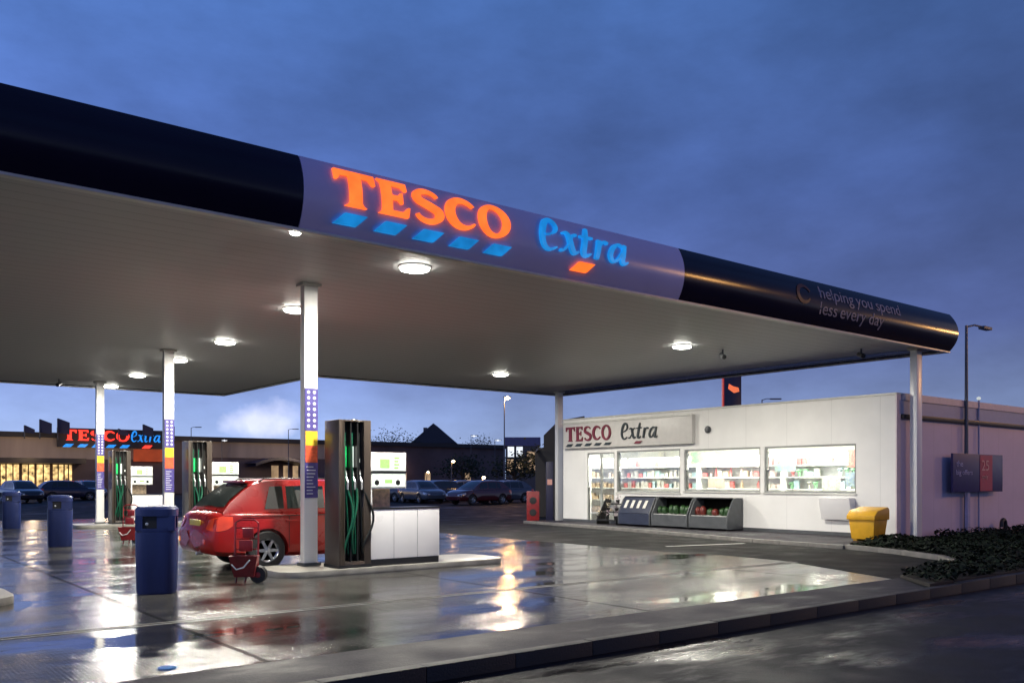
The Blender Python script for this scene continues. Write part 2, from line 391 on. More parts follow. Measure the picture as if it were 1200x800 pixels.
# ------------------------------------------------------------------ lettering
def arcpts(cx, cy, rx, ry, a0, a1, n):
    return [(cx+rx*math.cos(math.radians(a0+(a1-a0)*i/n)), cy+ry*math.sin(math.radians(a0+(a1-a0)*i/n))) for i in range(n+1)]
def stroke(pts, ws):
    """outline of a stroke of varying width"""
    L_, R_ = [], []
    def cat(p0, p1, p2, p3, t):
        return tuple(.5*(2*b+(c-a)*t+(2*a-5*b+4*c-d)*t*t+(3*b-a-3*c+d)*t**3) for a, b, c, d in zip(p0, p1, p2, p3))
    if 2 < len(pts) < 14:
        q = []
        for i in range(len(pts)-1):
            P4 = (pts[max(i-1, 0)], pts[i], pts[i+1], pts[min(i+2, len(pts)-1)])
            q += [cat(*P4, k/5) for k in range(5)]
        pts = q + [pts[-1]]
    n = len(pts)
    for i, p in enumerate(pts):
        a = pts[max(i-1, 0)]; b = pts[min(i+1, n-1)]
        dx, dy = b[0]-a[0], b[1]-a[1]; l = math.hypot(dx, dy) or 1; nx, ny = -dy/l, dx/l
        t = i/(n-1)*(len(ws)-1); k = min(int(t), len(ws)-2); w = (ws[k]*(1-(t-k)) + ws[k+1]*(t-k))/2
        L_.append((p[0]+nx*w, p[1]+ny*w)); R_.append((p[0]-nx*w, p[1]-ny*w))
    return L_ + R_[::-1]
def letter(ch):
    """list of (outer, [holes]) in a box about 1 high"""
    if ch == 'T':
        return [([(.0, 1.), (.96, 1.), (.96, .70), (.90, .70), (.82, .86), (.62, .87), (.62, .12), (.66, .05), (.74, .0), (.22, .0), (.30, .05), (.34, .12), (.34, .87), (.14, .86), (.06, .70), (0, .70)], [])]
    if ch == 'E':
        return [([(0, 1), (.80, 1), (.80, .76), (.75, .76), (.66, .88), (.36, .88), (.36, .57), (.55, .58), (.62, .68), (.66, .68), (.66, .36), (.62, .36), (.55, .46), (.36, .45), (.36, .13), (.68, .13), (.80, .28), (.85, .28), (.82, 0), (0, 0), (.08, .06), (.10, .12), (.10, .88), (.08, .94)], [])]
    if ch == 'S':
        p = arcpts(.40, .735, .27, .21, 18, 90, 6) + arcpts(.40, .735, .27, .21, 96, 215, 9) + [(.40, .52)] + arcpts(.41, .265, .28, .22, 40, -90, 10) + arcpts(.41, .265, .30, .22, -96, -165, 6)
        return [(stroke(p, [.05, .10, .15, .19, .21, .19, .15, .10, .06]), [])]
    if ch == 'C':
        p = arcpts(.50, .5, .36, .42, 38, 322, 26)
        return [(stroke(p, [.07, .12, .18, .22, .23, .22, .16, .11, .05]), [])]
    if ch == 'O':
        return [(arcpts(.5, .5, .5, .52, 0, 360, 30)[:-1], [arcpts(.5, .5, .28, .40, 0, 360, 30)[:-1]])]
    if ch == 'e':      # tall italic e
        p = [(.12, .46), (.30, .50), (.47, .60), (.54, .76), (.48, .93), (.36, .98), (.22, .88), (.11, .62), (.08, .32), (.16, .10), (.32, .03), (.52, .14)]
        return [(stroke(p, [.05, .06, .09, .12, .14, .15, .13, .10, .05]), [])]
    if ch == 'x':
        return [(stroke([(.10, .62), (.22, .66), (.30, .55), (.38, .20), (.48, .03), (.60, .10)], [.05, .11, .15, .14, .06]), []),
                (stroke([(.56, .64), (.44, .62), (.30, .30), (.12, .05), (.02, .06)], [.09, .05, .04, .05, .09]), [])]
    if ch == 't':
        return [(stroke([(.36, .98), (.28, .70), (.20, .32), (.18, .10), (.28, .02), (.42, .12)], [.08, .14, .15, .12, .05]), []),
                (stroke([(.08, .64), (.50, .66)], [.08, .08]), [])]
    if ch == 'r':
        return [(stroke([(.24, .66), (.18, .34), (.12, .0)], [.12, .145, .12]), []),
                (stroke([(.17, .30), (.28, .52), (.40, .64), (.52, .60)], [.04, .06, .09, .11]), [])]
    if ch == 'a':
        return [(stroke([(.56, .58), (.40, .66), (.20, .52), (.08, .24), (.16, .04), (.32, .10), (.48, .38)], [.07, .09, .12, .13, .11, .08, .05]), []),
                (stroke([(.62, .68), (.54, .34), (.50, .12), (.58, .02), (.70, .10)], [.10, .145, .13, .05]), [])]
    if ch == '-':      # slanted dash
        return [([(.0, 0), (.70, 0), (1., 1), (.30, 1)], [])]
    return []
def letter_mesh(name, ch, x, y, w, h, thick, place, matn, parent, cuts=None):
    """place(x, y, depth) -> point; depth 0 front, 1 back"""
    bm = bmesh.new()
    for outer, holes in letter(ch):
        loops = [outer] + holes
        flat = [p for lp in loops for p in lp]
        tris = tessellate_polygon([[Vector((p[0], p[1], 0)) for p in lp] for lp in loops])
        vs = [bm.verts.new((x+p[0]*w, y+p[1]*h, 0)) for p in flat]
        for t in tris:
            try: bm.faces.new([vs[i] for i in t])
            except ValueError: pass
    if cuts:
        for c in cuts:
            bmesh.ops.bisect_plane(bm, geom=bm.verts[:]+bm.edges[:]+bm.faces[:], plane_co=(0, c, 0), plane_no=(0, 1, 0))
    r = bmesh.ops.extrude_face_region(bm, geom=bm.faces[:])
    for v in [g for g in r['geom'] if isinstance(g, bmesh.types.BMVert)]: v.co.z = 1
    for v in bm.verts: v.co = Vector(place(v.co.x, v.co.y, v.co.z))
    bmesh.ops.recalc_face_normals(bm, faces=bm.faces)
    me = bpy.data.meshes.new(name); bm.to_mesh(me); bm.free()
    me.materials.append(M[matn])
    o = bpy.data.objects.new(name, me); COL.objects.link(o); o.parent = parent
    return o
def wordmark(place, W1, H, X2, W2, m1, md, m2, md2, parent, dz, dh, cuts=None, part='letter'):
    """the two-word sign: five capitals over five dashes, then the italic word over one dash"""
    wd = [.205, .165, .17, .19, .20]; sp = (W1*1.0 - sum(wd)*W1)/4; x = 0
    for ch, w in zip('TESCO', wd):
        ww = {'T': 1/.96, 'E': 1/.85, 'S': 1/.75, 'C': 1/.84, 'O': 1.}[ch]
        letter_mesh(part, ch, x, 0, w*W1*ww, H, 1, place, m1, parent, cuts); x += w*W1+sp
    for k in range(5):
        letter_mesh('dash', '-', k*W1*.212+W1*.0, dz, W1*.165, dh, 1, place, md, parent, cuts)
    x = X2; k = W2/3.0
    for ch, w in zip('extra', (.62, .60, .50, .52, .70)):
        hh = H*1.0 if ch in 'et' else H
        letter_mesh(part, ch, x, -.02 if ch == 'e' else 0, k*1.0, hh*(1.05 if ch == 'e' else 1.), 1, place, m2, parent, cuts); x += w*k
    letter_mesh('dash', '-', X2+W2*.36, dz, W1*.165, dh, 1, place, md2, parent, cuts)

def textmesh(s, size, name, matn, parent, fn, thick=.004, shear=0):
    cu = bpy.data.curves.new('t', 'FONT'); cu.body = s; cu.size = size; cu.extrude = thick; cu.shear = shear
    o = bpy.data.objects.new('t', cu); COL.objects.link(o)
    dg = bpy.context.evaluated_depsgraph_get()
    me = bpy.data.meshes.new_from_object(o.evaluated_get(dg)); bpy.data.objects.remove(o)
    for v in me.vertices: v.co = Vector(fn(v.co.x, v.co.y, v.co.z))
    me.name = name; me.materials.clear(); me.materials.append(M[matn])
    q = bpy.data.objects.new(name, me); COL.objects.link(q); q.parent = parent
    return q

def textwidth(t, size):
    cu = bpy.data.curves.new('t', 'FONT'); cu.body = t; cu.size = size
    o = bpy.data.objects.new('t', cu); COL.objects.link(o); bpy.context.view_layer.update(); w = o.dimensions.x
    bpy.data.objects.remove(o); return w

# ------------------------------------------------------------------ the ground
KV = 5.98                                        # line of the front kerb
structure(MB().add([(-500, -500, -.12), (700, -500, -.12), (700, 700, -.12), (-500, 700, -.12)], [(0, 1, 2, 3)]), 'road', 'road')
structure(MB().box(-300, 500, KV+.13, 600, -.6, 0), 'car_park', 'tarmac')
structure(MB().prism([(-60, 6.98), (12.9, 6.98), (14.25, 9.9), (14.35, 11.4), (14.1, 12.8), (14.1, 37.5), (-60, 37.5)], -.1, .004), 'forecourt', 'concrete')
structure(MB().prism([(-60, KV+.135), (12.2, KV+.135), (13.15, 7.0), (12.9, 6.976), (-60, 6.976)], -.1, .006), 'pavement', 'strip')
kb = MB()
for i in range(-14, 14):
    x = i*.915+.2
    kb.box(x, x+.912, KV, KV+.13, -.5, .012 + random.uniform(-.003, .003))
structure(kb, 'front_kerb', 'kerbdark', bevel=.012)
kb = MB()
for i in range(14, 50):
    x = i*.915+.2
    kb.box(x, x+.905, KV, KV+.13, -.5, .03)
structure(kb, 'verge_kerb', 'kerbdark', bevel=.012)
dr = MB()                                        # drainage channel grating across the forecourt
dr.box(-30, 14.2, 9.49, 9.525, -.01, .0085); dr.box(-30, 14.2, 9.60, 9.62, -.01, .0085)
structure(dr, 'drainage_channel', 'island')

kl = [(19.8, 24.3), (19.1, 19.1), (18.45, 15.5), (17.95, 13.2), (17.85, 11.6), (17.8, 10.7)]
def kerbline(pts, w, z0, z1, name, m, label=None):
    mb = MB()
    for (a, b) in zip(pts[:-1], pts[1:]):
        a = Vector(a); b = Vector(b); d = (b-a); n = max(1, round(d.length/.9)); t = d.normalized(); q = Vector((-t.y, t.x))*w/2
        for k in range(n):
            p0 = a+d*(k/n)+t*.004; p1 = a+d*((k+1)/n)-t*.004
            mb.prism([tuple(p0-q), tuple(p1-q), tuple(p1+q), tuple(p0+q)], z0, z1)
    return structure(mb, name, m, bevel=.01)
kerbline(kl, .14, -.1, .09, 'shop_kerb', 'kerb')
structure(MB().prism([(19.88, 24.3), (19.18, 19.1), (18.53, 15.5), (18.03, 13.2), (17.93, 11.6), (17.88, 10.75), (20.89, 11.19), (20.89, 24.3)], -.1, .08), 'shop_apron', 'strip')
bl = MB()
for (a, b) in (((15.27, 13.65), (17.5, 13.15)),):
    t = Vector((b[0]-a[0], b[1]-a[1])).normalized(); q = Vector((-t.y, t.x))*.05; a = Vector(a); b = Vector(b)
    bl.add([(*(a-q), .004), (*(b-q), .004), (*(b+q), .004), (*(a+q), .004)], [(0, 1, 2, 3)])
structure(bl, 'bay_marking', 'paint')
# planted bed in front of the side wall
bedpoly = [(17.9, 10.62), (17.6, 9.75), (17.35, 9.1), (16.75, 8.1), (16.0, 7.45), (14.6, 7.05), (13.2, 7.0), (12.35, KV+.14), (46, KV+.14), (46, 11.15), (20.3, 11.15)]
structure(MB().prism(bedpoly, -.1, .05), 'bed_soil', 'soil')
kerbline([(17.85, 10.7), (17.55, 9.75), (17.3, 9.1), (16.7, 8.05), (15.95, 7.4)], .13, -.1, .10, 'bed_kerb', 'kerb')
def inpoly(x, y, P):
    c = False
    for i in range(len(P)):
        x1, y1 = P[i]; x2, y2 = P[i-1]
        if (y1 > y) != (y2 > y) and x < (x2-x1)*(y-y1)/(y2-y1)+x1: c = not c
    return c
lf = MB()
from mathutils import noise as mn
cnt = 0
while cnt < 26000:
    x = random.uniform(12.6, 34); y = random.uniform(KV+.15, 11.0)
    if random.random() > (1 if x < 24 else .5) or not inpoly(x, y, bedpoly): continue
    e = min(abs(y-KV-.14), 9)
    hh = .07 + .26*max(0, mn.noise(Vector((x*.9, y*.9, 0)))+.35) * min(1, e/.4+.3) * (1 if x > 21.5 else .55)
    z = .05 + random.random()**.6*hh; s = random.uniform(.035, .08)
    a = random.uniform(0, 2*PI); t = random.uniform(-.8, .8); d = Vector((math.cos(a), math.sin(a), t)).normalized()*s
    q = Vector((-math.sin(a), math.cos(a), random.uniform(-.5, .5))).normalized()*s*.5
    c = Vector((x, y, z)); lf.add([c-d, c+q, c+d, c-q], [(0, 1, 2, 3)]); cnt += 1
tag(lf.build('ground_cover', 'leaf', smooth=False), 'low dark green ground cover plants in the bed under the side wall', 'ground cover', kind='stuff')

# ------------------------------------------------------------------ canopy
Z0, Z1, SAG = 4.73, 5.65, .15
def prof(z):
    t = (z-(Z0+Z1)/2)/((Z1-Z0)/2); return SAG*(1-t*t)
canopy = thing('petrol_canopy', 'large flat petrol station canopy with lit lettering on its rounded fascia', 'canopy', (8, 20, 0))
CP = [(-8, 10.55), (22.3, 10.55), (22.3, 25.2), (12.2, 25.2), (12.2, 33.0), (-8, 33.0)]
mb = MB().prism([(x, y) for x, y in CP], 4.76, 4.80); wlinked(canopy, mb, 'soffit', 'soffit')
wlinked(canopy, MB().prism([(x, y) for x, y in CP], Z1-.12, Z1-.06), 'roof_deck', 'roof')
def miter(i):
    n = len(CP); p0, p1, p2 = [Vector(CP[k % n]) for k in (i-1, i, i+1)]
    a = (p1-p0).normalized(); b = (p2-p1).normalized()
    na = Vector((a.y, -a.x)); nb = Vector((b.y, -b.x)); m = (na+nb)/(1+na.dot(nb)); return m
def fascia(p, q, mp, mq, name, m):
    rows = []
    for (P, mm) in ((p, mp), (q, mq)):
        col = []
        for k in range(15):
            z = Z0+(Z1-Z0)*k/14; o = prof(z); col.append((P[0]+mm[0]*o, P[1]+mm[1]*o, z))
        for k in (14, 0):
            z = Z0+(Z1-Z0)*k/14; col.append((P[0]-mm[0]*.05, P[1]-mm[1]*.05, z))
        rows.append(col)
    g = MB().grid(rows, close=True)
    n = len(rows[0]); g.f += [tuple(range(n)), tuple(range(n, 2*n))]; g.mi += [0, 0]
    return wlinked(canopy, g, name, m)
fm = (0, -1)
fascia(CP[0], (4.86, 10.55), miter(0), fm, 'fascia_panel', 'navy')
mid = fascia((4.872, 10.55), (12.13, 10.55), fm, fm, 'fascia_panel', 'lilac')
rgt = fascia((12.142, 10.55), CP[1], fm, miter(1), 'fascia_panel', 'navy')
for i in range(1, 6):
    fascia(CP[i], CP[(i+1) % 6], miter(i), miter((i+1) % 6), 'fascia_panel', 'navy')
for i in range(6):      # light metal drip trim; right side also gets a painted sky reflection band
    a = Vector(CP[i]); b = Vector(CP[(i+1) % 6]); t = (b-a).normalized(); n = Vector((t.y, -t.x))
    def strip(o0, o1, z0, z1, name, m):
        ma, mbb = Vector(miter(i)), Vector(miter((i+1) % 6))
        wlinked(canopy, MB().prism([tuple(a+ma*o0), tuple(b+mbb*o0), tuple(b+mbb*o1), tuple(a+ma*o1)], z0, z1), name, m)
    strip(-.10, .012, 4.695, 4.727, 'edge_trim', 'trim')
    if i == 1: strip(-.9, -.102, 4.752, 4.758, 'painted_sky_sheen', 'skysheen')
ox, oy = canopy.location.x, canopy.location.y
BX, BZ = 5.30, 5.085
def place_f(x, y, d):
    z = BZ+y; return (BX+x-ox, 10.55-prof(min(max(z, Z0), Z1))-.055+d*.06-oy, z)
wordmark(place_f, 2.87, .48, 3.45, 1.95, 'letter_orange', 'letter_blue', 'letter_blue', 'letter_orange', mid, -.235, .14, cuts=[-.2+.07*k for k in range(11)])
def place_s(x, y, z):
    zz = 5.13+y; return (16.35+x-ox, 10.55-prof(zz)-.006-z-oy, zz)
def words(txt, size, name, m, parent, fn, kx=1., x0=0., gap=.3):
    for w_ in txt.split():
        q = textmesh(w_, size, name, m, parent, lambda x, y, z: fn(x0+x*kx, y, z))
        x0 += kx*(textwidth(w_, size)+gap*size)
words('helping you spend', .36, 'slogan_word', 'slogan', rgt, lambda x, y, z: place_s(x, y+.16, z), 1.28)
words('less every day', .36, 'slogan_word', 'slogan', rgt, lambda x, y, z: place_s(x, y-.17, z), 1.28)
# faint red emblem of two curved strokes
for p in (arcpts(15.8, 5.30, .22, .17, 20, 330, 18),):
    o_ = stroke(p, [.05, .1, .05]); g = MB()
    g.grid([[(x-ox, 10.55-prof(z)-.012-oy, z) for x, z in o_[:len(p)]], [(x-ox, 10.55-prof(z)-.012-oy, z) for x, z in o_[len(p):][::-1]]])
    g.build('emblem', 'emblem', rgt)

# ceiling lamps
def ceiling_lamp(x, y, label, r=.22, P=220, z=4.755):
    t = thing('canopy_lamp', label, 'ceiling light', (x, y, z), 0, 'round lamps set in the canopy ceiling')
    MB().lathe([(r+.03, 0), (r+.028, -.012), (r+.01, -.02), (r, -.015), (r, 0)], n=28).build('bezel', 'lampbody', t)
    MB().lathe([(r, -.03), (r*.97, -.052), (r*.7, -.066), (.001, -.070)], n=28).build('diffuser', 'lamp', t)
    l = bpy.data.lights.new('lamp_light', 'AREA'); l.shape = 'DISK'; l.size = 2*r*.95; l.energy = P; l.color = (1, .95, .84)
    lo = bpy.data.objects.new('lamp_light', l); COL.objects.link(lo); lo.parent = t; lo.location = (0, 0, -.078)
    return t
PL = 385
for x, y, lab in [(7.19, 11.48, 'biggest and nearest round ceiling lamp under the lit lettering'),
                  (7.18, 15.68, 'round ceiling lamp beside the top of the nearest white column'),
                  (7.56, 20.36, 'round ceiling lamp between the nearest and the second white column'),
                  (7.69, 24.15, 'round ceiling lamp beside the top of the second white column'),
                  (7.82, 28.43, 'round ceiling lamp between the second and the farthest left column'),
                  (8.02, 32.33, 'round ceiling lamp at the top of the farthest left column'),
                  (16.43, 14.17, 'round ceiling lamp right of centre next to the security camera'),
                  (16.44, 21.34, 'round ceiling lamp above the distant lit street lamp')]:
    ceiling_lamp(x, y, lab, P=PL)
ceiling_lamp(4.9, 10.72, 'small ceiling lamp at the canopy edge under the start of the lilac panel', r=.07, P=35, z=4.75)
ceiling_lamp(-1.6, 11.5, 'added unseen fill lamp on the canopy ceiling left of the picture', P=PL)  # added lamp out of view that fills the near column
for x, y, lab in ((17.77, 14.01, 'small security camera on the canopy ceiling right of the lamp'), (20.33, 11.79, 'small dark security camera on the canopy ceiling near its right end'), (6.2, 31.3, 'small dark camera on the canopy ceiling left of the farthest column')):
    t = thing('security_camera', lab, 'camera', (x, y, 4.76), -.6, 'cameras under the canopy')
    MB().tube([(0, 0, 0), (0, 0, -.1), (0, -.05, -.14)], .02).build('bracket', 'steel', t)
    MB().tube([(0, .12, -.12), (0, -.12, -.2)], .06, n=14).build('camera_body', 'cabgrey', t)
    MB().lathe([(.05, 0), (.045, -.01), (.001, -.012)], c=(0, -.125, -.2), axis='y', n=14).build('lens', 'black', t)

# columns
def column(x, y, w, dpt, label, zb=0, poster=False, ztop=4.757):
    t = thing('canopy_column', label, 'column', (x, y, zb), 0, 'white square canopy columns')
    MB().box(-w/2, w/2, -dpt/2, dpt/2, 0, ztop-zb).build('shaft', 'whitemetal', t, bevel=.012)
    MB().box(-w/2-.04, w/2+.04, -dpt/2-.04, dpt/2+.04, 0, .05).build('base_plate', 'cabgrey', t, bevel=.005)
    MB().box(-w/2-.05, w/2+.05, -dpt/2-.05, dpt/2+.05, ztop-zb-.05, ztop-zb-.002).build('cap_plate', 'trim', t, bevel=.005)
    if poster:
        yf = -dpt/2; P = thing_poster = MB().box(-w/2+.005, w/2-.005, yf-.012, yf-.001, 1.12, 2.92).build('price_panel', 'poster_purple', t)
        MB().box(-w/2+.012, w/2-.012, yf-.016, yf-.0125, 1.98, 2.22).build('yellow_band', 'poster_yellow', P)
        MB().box(-w/2+.012, w/2-.012, yf-.016, yf-.0125, 1.70, 1.975).build('orange_band', 'poster_orange', P)
        d = MB()
        for r in range(7):
            for c in range(2):
                cx = (-.052, .052)[c]; cz = 2.30+r*.093
                d.lathe([(.028, -.016), (.001, -.017)], c=(cx, yf, cz), axis='y', n=10)
        for r in range(9):
            d.box(-.085, random.uniform(.0, .08), yf-.015, yf-.0125, 1.18+r*.055, 1.195+r*.055)
        d.build('printed_symbols', 'poster_white', P)
    return t
column(6.45, 13.58, .24, .16, 'nearest white canopy column with price panel beside the red car', .1, True)
column(6.94, 22.57, .24, .16, 'second white canopy column with price panel behind the large blue bin', .1, True)
column(7.39, 31.16, .24, .16, 'farthest left white canopy column with price panel', .1, True)
column(21.5, 24.4, .26, .16, 'plain canopy column at the left end of the kiosk front', .0)
column(21.36, 10.93, .26, .18, 'plain pale canopy column at the right end by the side wall', -.02)

# ------------------------------------------------------------------ pump islands
def island(x0, x1, y0, y1, label):
    r = (y1-y0)/2*.55; P = []
    for cx, cy, a0 in ((x1-r, y1-r, 0), (x0+r, y1-r, 90), (x0+r, y0+r, 180), (x1-r, y0+r, 270)):
        P += arcpts(cx, cy, r, r, a0, a0+90, 6)
    t = MB().prism([(x-(x0+x1)/2, y-(y0+y1)/2) for x, y in P], 0, .10).build('pump_island', 'island', bevel=.015)
    t.location = ((x0+x1)/2, (y0+y1)/2, .0)
    return tag(t, label, 'kerb island', 'raised concrete pump islands')
island(5.6, 9.95, 12.66, 13.95, 'raised concrete island under the nearest pump and white column')
island(6.1, 10.6, 21.65, 23.0, 'raised concrete island under the second pump behind the red car')
island(6.5, 11.0, 30.15, 31.6, 'raised concrete island under the farthest pump')
island(-3.0, 1.95, 12.0, 13.5, 'rounded end of a concrete island at the left edge of the picture')

# ------------------------------------------------------------------ pump
def make_pump(label, loc):
    t = thing('fuel_pump', label, 'fuel pump', loc, 0, 'fuel pumps on the islands')
    w, dp, h = .58, .5, 2.38
    c = MB()
    c.box(-.0, .10, 0, dp, 0.0, h); c.box(w-.12, w, 0, dp, 0, h)      # cheeks
    c.box(.10, w-.12, .16, dp, 0, h)                                   # back
    c.box(.10, w-.12, .0, .16, h-.03, h); c.box(.10, w-.12, 0, .16, 0, .10)
    c.build('casing', 'pumpside', t, bevel=.01)
    f = MB()
    f.box(.214, .234, .02, .16, .10, h-.03); f.box(.336, .356, .02, .16, .10, h-.03)
    f.box(.10, w-.12, .14, .159, .10, h-.03)
    f.build('hose_bays', 'pumpdark', t)
    MB().box(-.01, w+.01, -.01, dp+.01, -.0, .05).build('plinth', 'black', t)
    for k, cx in enumerate((.157, .285, .408)):
        if k < 2:
            MB().box(cx-.04, cx+.04, .115, .135, 1.62, 1.96).build('grade_label', 'greenlit' if k == 0 else 'pale', t)
        else:
            MB().box(cx-.03, cx+.03, .115, .135, 1.70, 1.76).build('grade_label', 'pale', t)
        n = MB()
        n.tube([(cx, .10, 1.42), (cx, .07, 1.50), (cx, .10, 1.56)], [.022, .026, .02], n=8)
        n.tube([(cx, .08, 1.48), (cx+.0, -.01, 1.38), (cx, .0, 1.26)], .018, n=8)
        nz = n.build('nozzle', 'nozzle', t)
        hm = 'hose' if k < 2 else 'hoseblack'
        swing = (.03, -.02, .24)[k]
        pts = []
        for q in range(15):
            s = q/14
            zz = 1.28 - 1.05*s + (0 if k < 2 else .0)
            xx = cx + swing*math.sin(PI*min(1, s*1.05))**1.5 + .05*math.sin(s*5+k)
            pts.append((xx, .03-.07*math.sin(PI*s), zz))
        MB().tube(pts, .020, n=8).build('hose', hm, t)
        b = []
        for q in range(13):
            s = q/12; b.append((cx+.035*math.cos(PI*s*1.3), .06-.03*math.sin(PI*s), .22+1.95*s))
        MB().tube(b, .014, n=8).build('return_hose', hm, t)
    # lower cabinet
    MB().box(w+.003, w+1.37, .05, .5, .105, .93).build('cabinet', 'white', t, bevel=.012)
    for sx_ in (.46, .92): MB().box(w+sx_-.002, w+sx_+.002, .047, .0505, .04, .92).build('panel_gap', 'cabgrey', t)
    MB().box(w+.01, w+1.35, .045, .48, -.0, .103).build('cabinet_plinth', 'black', t)
    MB().box(w+.003, w+1.37, .04, .51, .932, .955).build('cabinet_top', 'pumpdark', t)
    # display head
    MB().box(w+.01, w+.055, .06, .12, .956, 1.30).build('display_post', 'white', t)
    hd = MB().box(w+.01, w+.70, .05, .40, 1.27, 1.87).build('display_head', 'white', t, bevel=.012)
    MB().box(w+.045, w+.67, .040, .049, 1.57, 1.845).build('price_screen', 'display', hd)
    MB().box(w+.045, w+.67, .040, .049, 1.30, 1.51).build('keypad_panel', 'display', hd)
    MB().box(w+.02, w+.69, .036, .049, 1.525, 1.56).build('dark_band', 'black', hd)
    MB().box(w+.19, w+.37, .034, .0395, 1.61, 1.76).build('price_digits', 'lcd', hd)
    for q in range(4): MB().box(w+.46, w+.54+.02*(q % 2), .034, .0395, 1.60+q*.055, 1.63+q*.055).build('info_line', 'lcd', hd)
    MB().box(w+.28, w+.42, .034, .0395, 1.36, 1.42).build('keypad_screen', 'lcd', hd)
    for q in (.13, .53): MB().lathe([(.045, .036), (.001, .030)], c=(w+q, 0, 1.37), axis='y', n=14).build('button', 'black', hd)
    MB().box(w+.09, w+.60, .42, .47, .957, 1.26).build('paper_dispenser', 'prod1', t)
    return t
p0 = make_pump('nearest fuel pump with green hoses and white cabinet beside the red car', (6.57, 12.75, .10))
for loc, lab in (((7.22, 21.9, .10), 'middle fuel pump with green hoses standing behind the rear of the red car'), ((7.58, 30.4, .10), 'farthest fuel pump between the two farther left columns')):
    c = copy_tree(p0); c.location = loc; c['label'] = lab

# ------------------------------------------------------------------ bins and trolleys
def make_bin(label, x, y, rz, z=.004):
    t = thing('litter_bin', label, 'bin', (x, y, z), rz, 'blue forecourt litter bins')
    def sec(w, zz, e=.5):
        return [(w*abs(math.cos(a))**e*(1 if math.cos(a) >= 0 else -1), w*abs(math.sin(a))**e*(1 if math.sin(a) >= 0 else -1), zz) for a in [2*PI*k/40 for k in range(40)]]
    b = MB(); rows = [sec(.235, .0), sec(.25, .03), sec(.262, .82)]
    b.grid(rows, close=True); b.f += [tuple(range(40)), tuple(range(80, 120))]; b.mi += [0, 0]
    b.build('body', 'bin', t)
    # hood: walls with openings on two sides, lid above
    hd = MB()
    hd.grid([sec(.255, .822), sec(.258, .845), sec(.258, .87)], close=True)
    for a in (45, 135, 225, 315):
        ca, sa = math.cos(math.radians(a)), math.sin(math.radians(a)); cx, cy = .20*(1 if ca > 0 else -1), .20*(1 if sa > 0 else -1)
        hd.box(cx-.045, cx+.045, cy-.045, cy+.045, .84, 1.04)
    hd.box(-.246, -.225, -.2, .2, .84, 1.04); hd.box(.02, .2, -.246, -.225, .84, 1.04); hd.box(-.2, .2, .225, .246, .84, 1.04)
    hd.grid([sec(.262, 1.03), sec(.264, 1.12), sec(.235, 1.155), sec(.12, 1.17), sec(.001, 1.172)], close=True)
    hd.build('hood', 'bin', t)
    MB().box(-.215, .215, -.215, .215, .83, 1.028).build('liner', 'black', t)
    MB().lathe([(.02, -.262), (.001, -.266)], c=(-.10, 0, .93), axis='y', n=12).build('stub_plate', 'nozzle', t)
    return t
b0 = make_bin('largest and nearest dark blue litter bin in the foreground', 3.62, 12.25, math.radians(-22))
for (x, y, lab) in ((4.42, 22.2, 'middle dark blue litter bin standing alone on the wet concrete'), (4.86, 31.3, 'farthest dark blue litter bin at the left edge of the picture')):
    c = copy_tree(b0); c.location = (x, y, .004); c.rotation_euler.z = math.radians(-10); c['label'] = lab

def make_trolley(label, x, y, rz):
    t = thing('fire_bucket_trolley', label, 'trolley', (x, y, .004), rz, 'red wheeled bucket trolleys')
    f = MB()
    for sx in (-.19, .19):
        f.tube([(sx, .02, .12), (sx, .05, .6), (sx, .08, .98), (sx*.6, .085, 1.03), (0, .085, 1.03)], .016, n=8)
    for zz in (.55, .72, .9): f.tube([(-.19, .05+.03*zz, zz), (.19, .05+.03*zz, zz)], .011, n=6)
    f.tube([(-.15, -.1, .02), (-.15, .0, .12)], .014, n=6); f.tube([(.0, -.1, .02), (.0, .0, .12)], .014, n=6)
    f.tube([(.0, .04, .14), (.26, .04, .14)], .014, n=6)
    f.build('tube_frame', 'redtube', t)
    bk = MB(); lo = [(-.17, -.16), (.15, -.16), (.15, .02), (-.17, .02)]; hi = [(-.25, -.22), (.22, -.22), (.22, .04), (-.25, .04)]
    bk.add([(a, b, .12) for a, b in lo]+[(a, b, .46) for a, b in hi]+[(a*.93, b*.9, .46) for a, b in hi]+[(a*.9, b*.9, .16) for a, b in lo],
           [(0, 1, 2, 3)]+[(i, (i+1) % 4, 4+(i+1) % 4, 4+i) for i in range(4)]+[(4+i, 4+(i+1) % 4, 8+(i+1) % 4, 8+i) for i in range(4)]+[(8+i, 8+(i+1) % 4, 12+(i+1) % 4, 12+i) for i in range(4)]+[(12, 13, 14, 15)])
    bo = bk.build('bucket', 'redplastic', t)
    MB().tube([(-.2, -.215, .33), (-.12, -.225, .25), (0, -.235, .28), (.1, -.24, .40)], .012, n=6).build('handle_loop', 'white', bo)
    w = MB(); w.box(-.12, .10, .0, .06, .52, .70); w.box(-.06, .12, .0, .05, .74, .90); w.build('sign_plate', 'redplastic', t, bevel=.01)
    for yy in (-.03, .10):
        wo = MB().lathe([(.07, -.03), (.13, -.03), (.14, 0), (.13, .03), (.07, .03)], c=(.20, yy, .145), axis='y', n=22).build('wheel', 'tyre', t)
        MB().lathe([(.068, -.025), (.03, -.034), (.001, -.034)], c=(.20, yy, .145), axis='y', n=16).build('hub', 'redplastic', wo)
    return t
t0 = make_trolley('nearer red bucket trolley standing by the rear wheel of the red car', 4.95, 12.5, math.radians(-32))
t0.scale = (.86, .86, .9)
c = copy_tree(t0); c.location = (5.85, 21.9, .004); c['label'] = 'farther red bucket trolley left of the second white column'

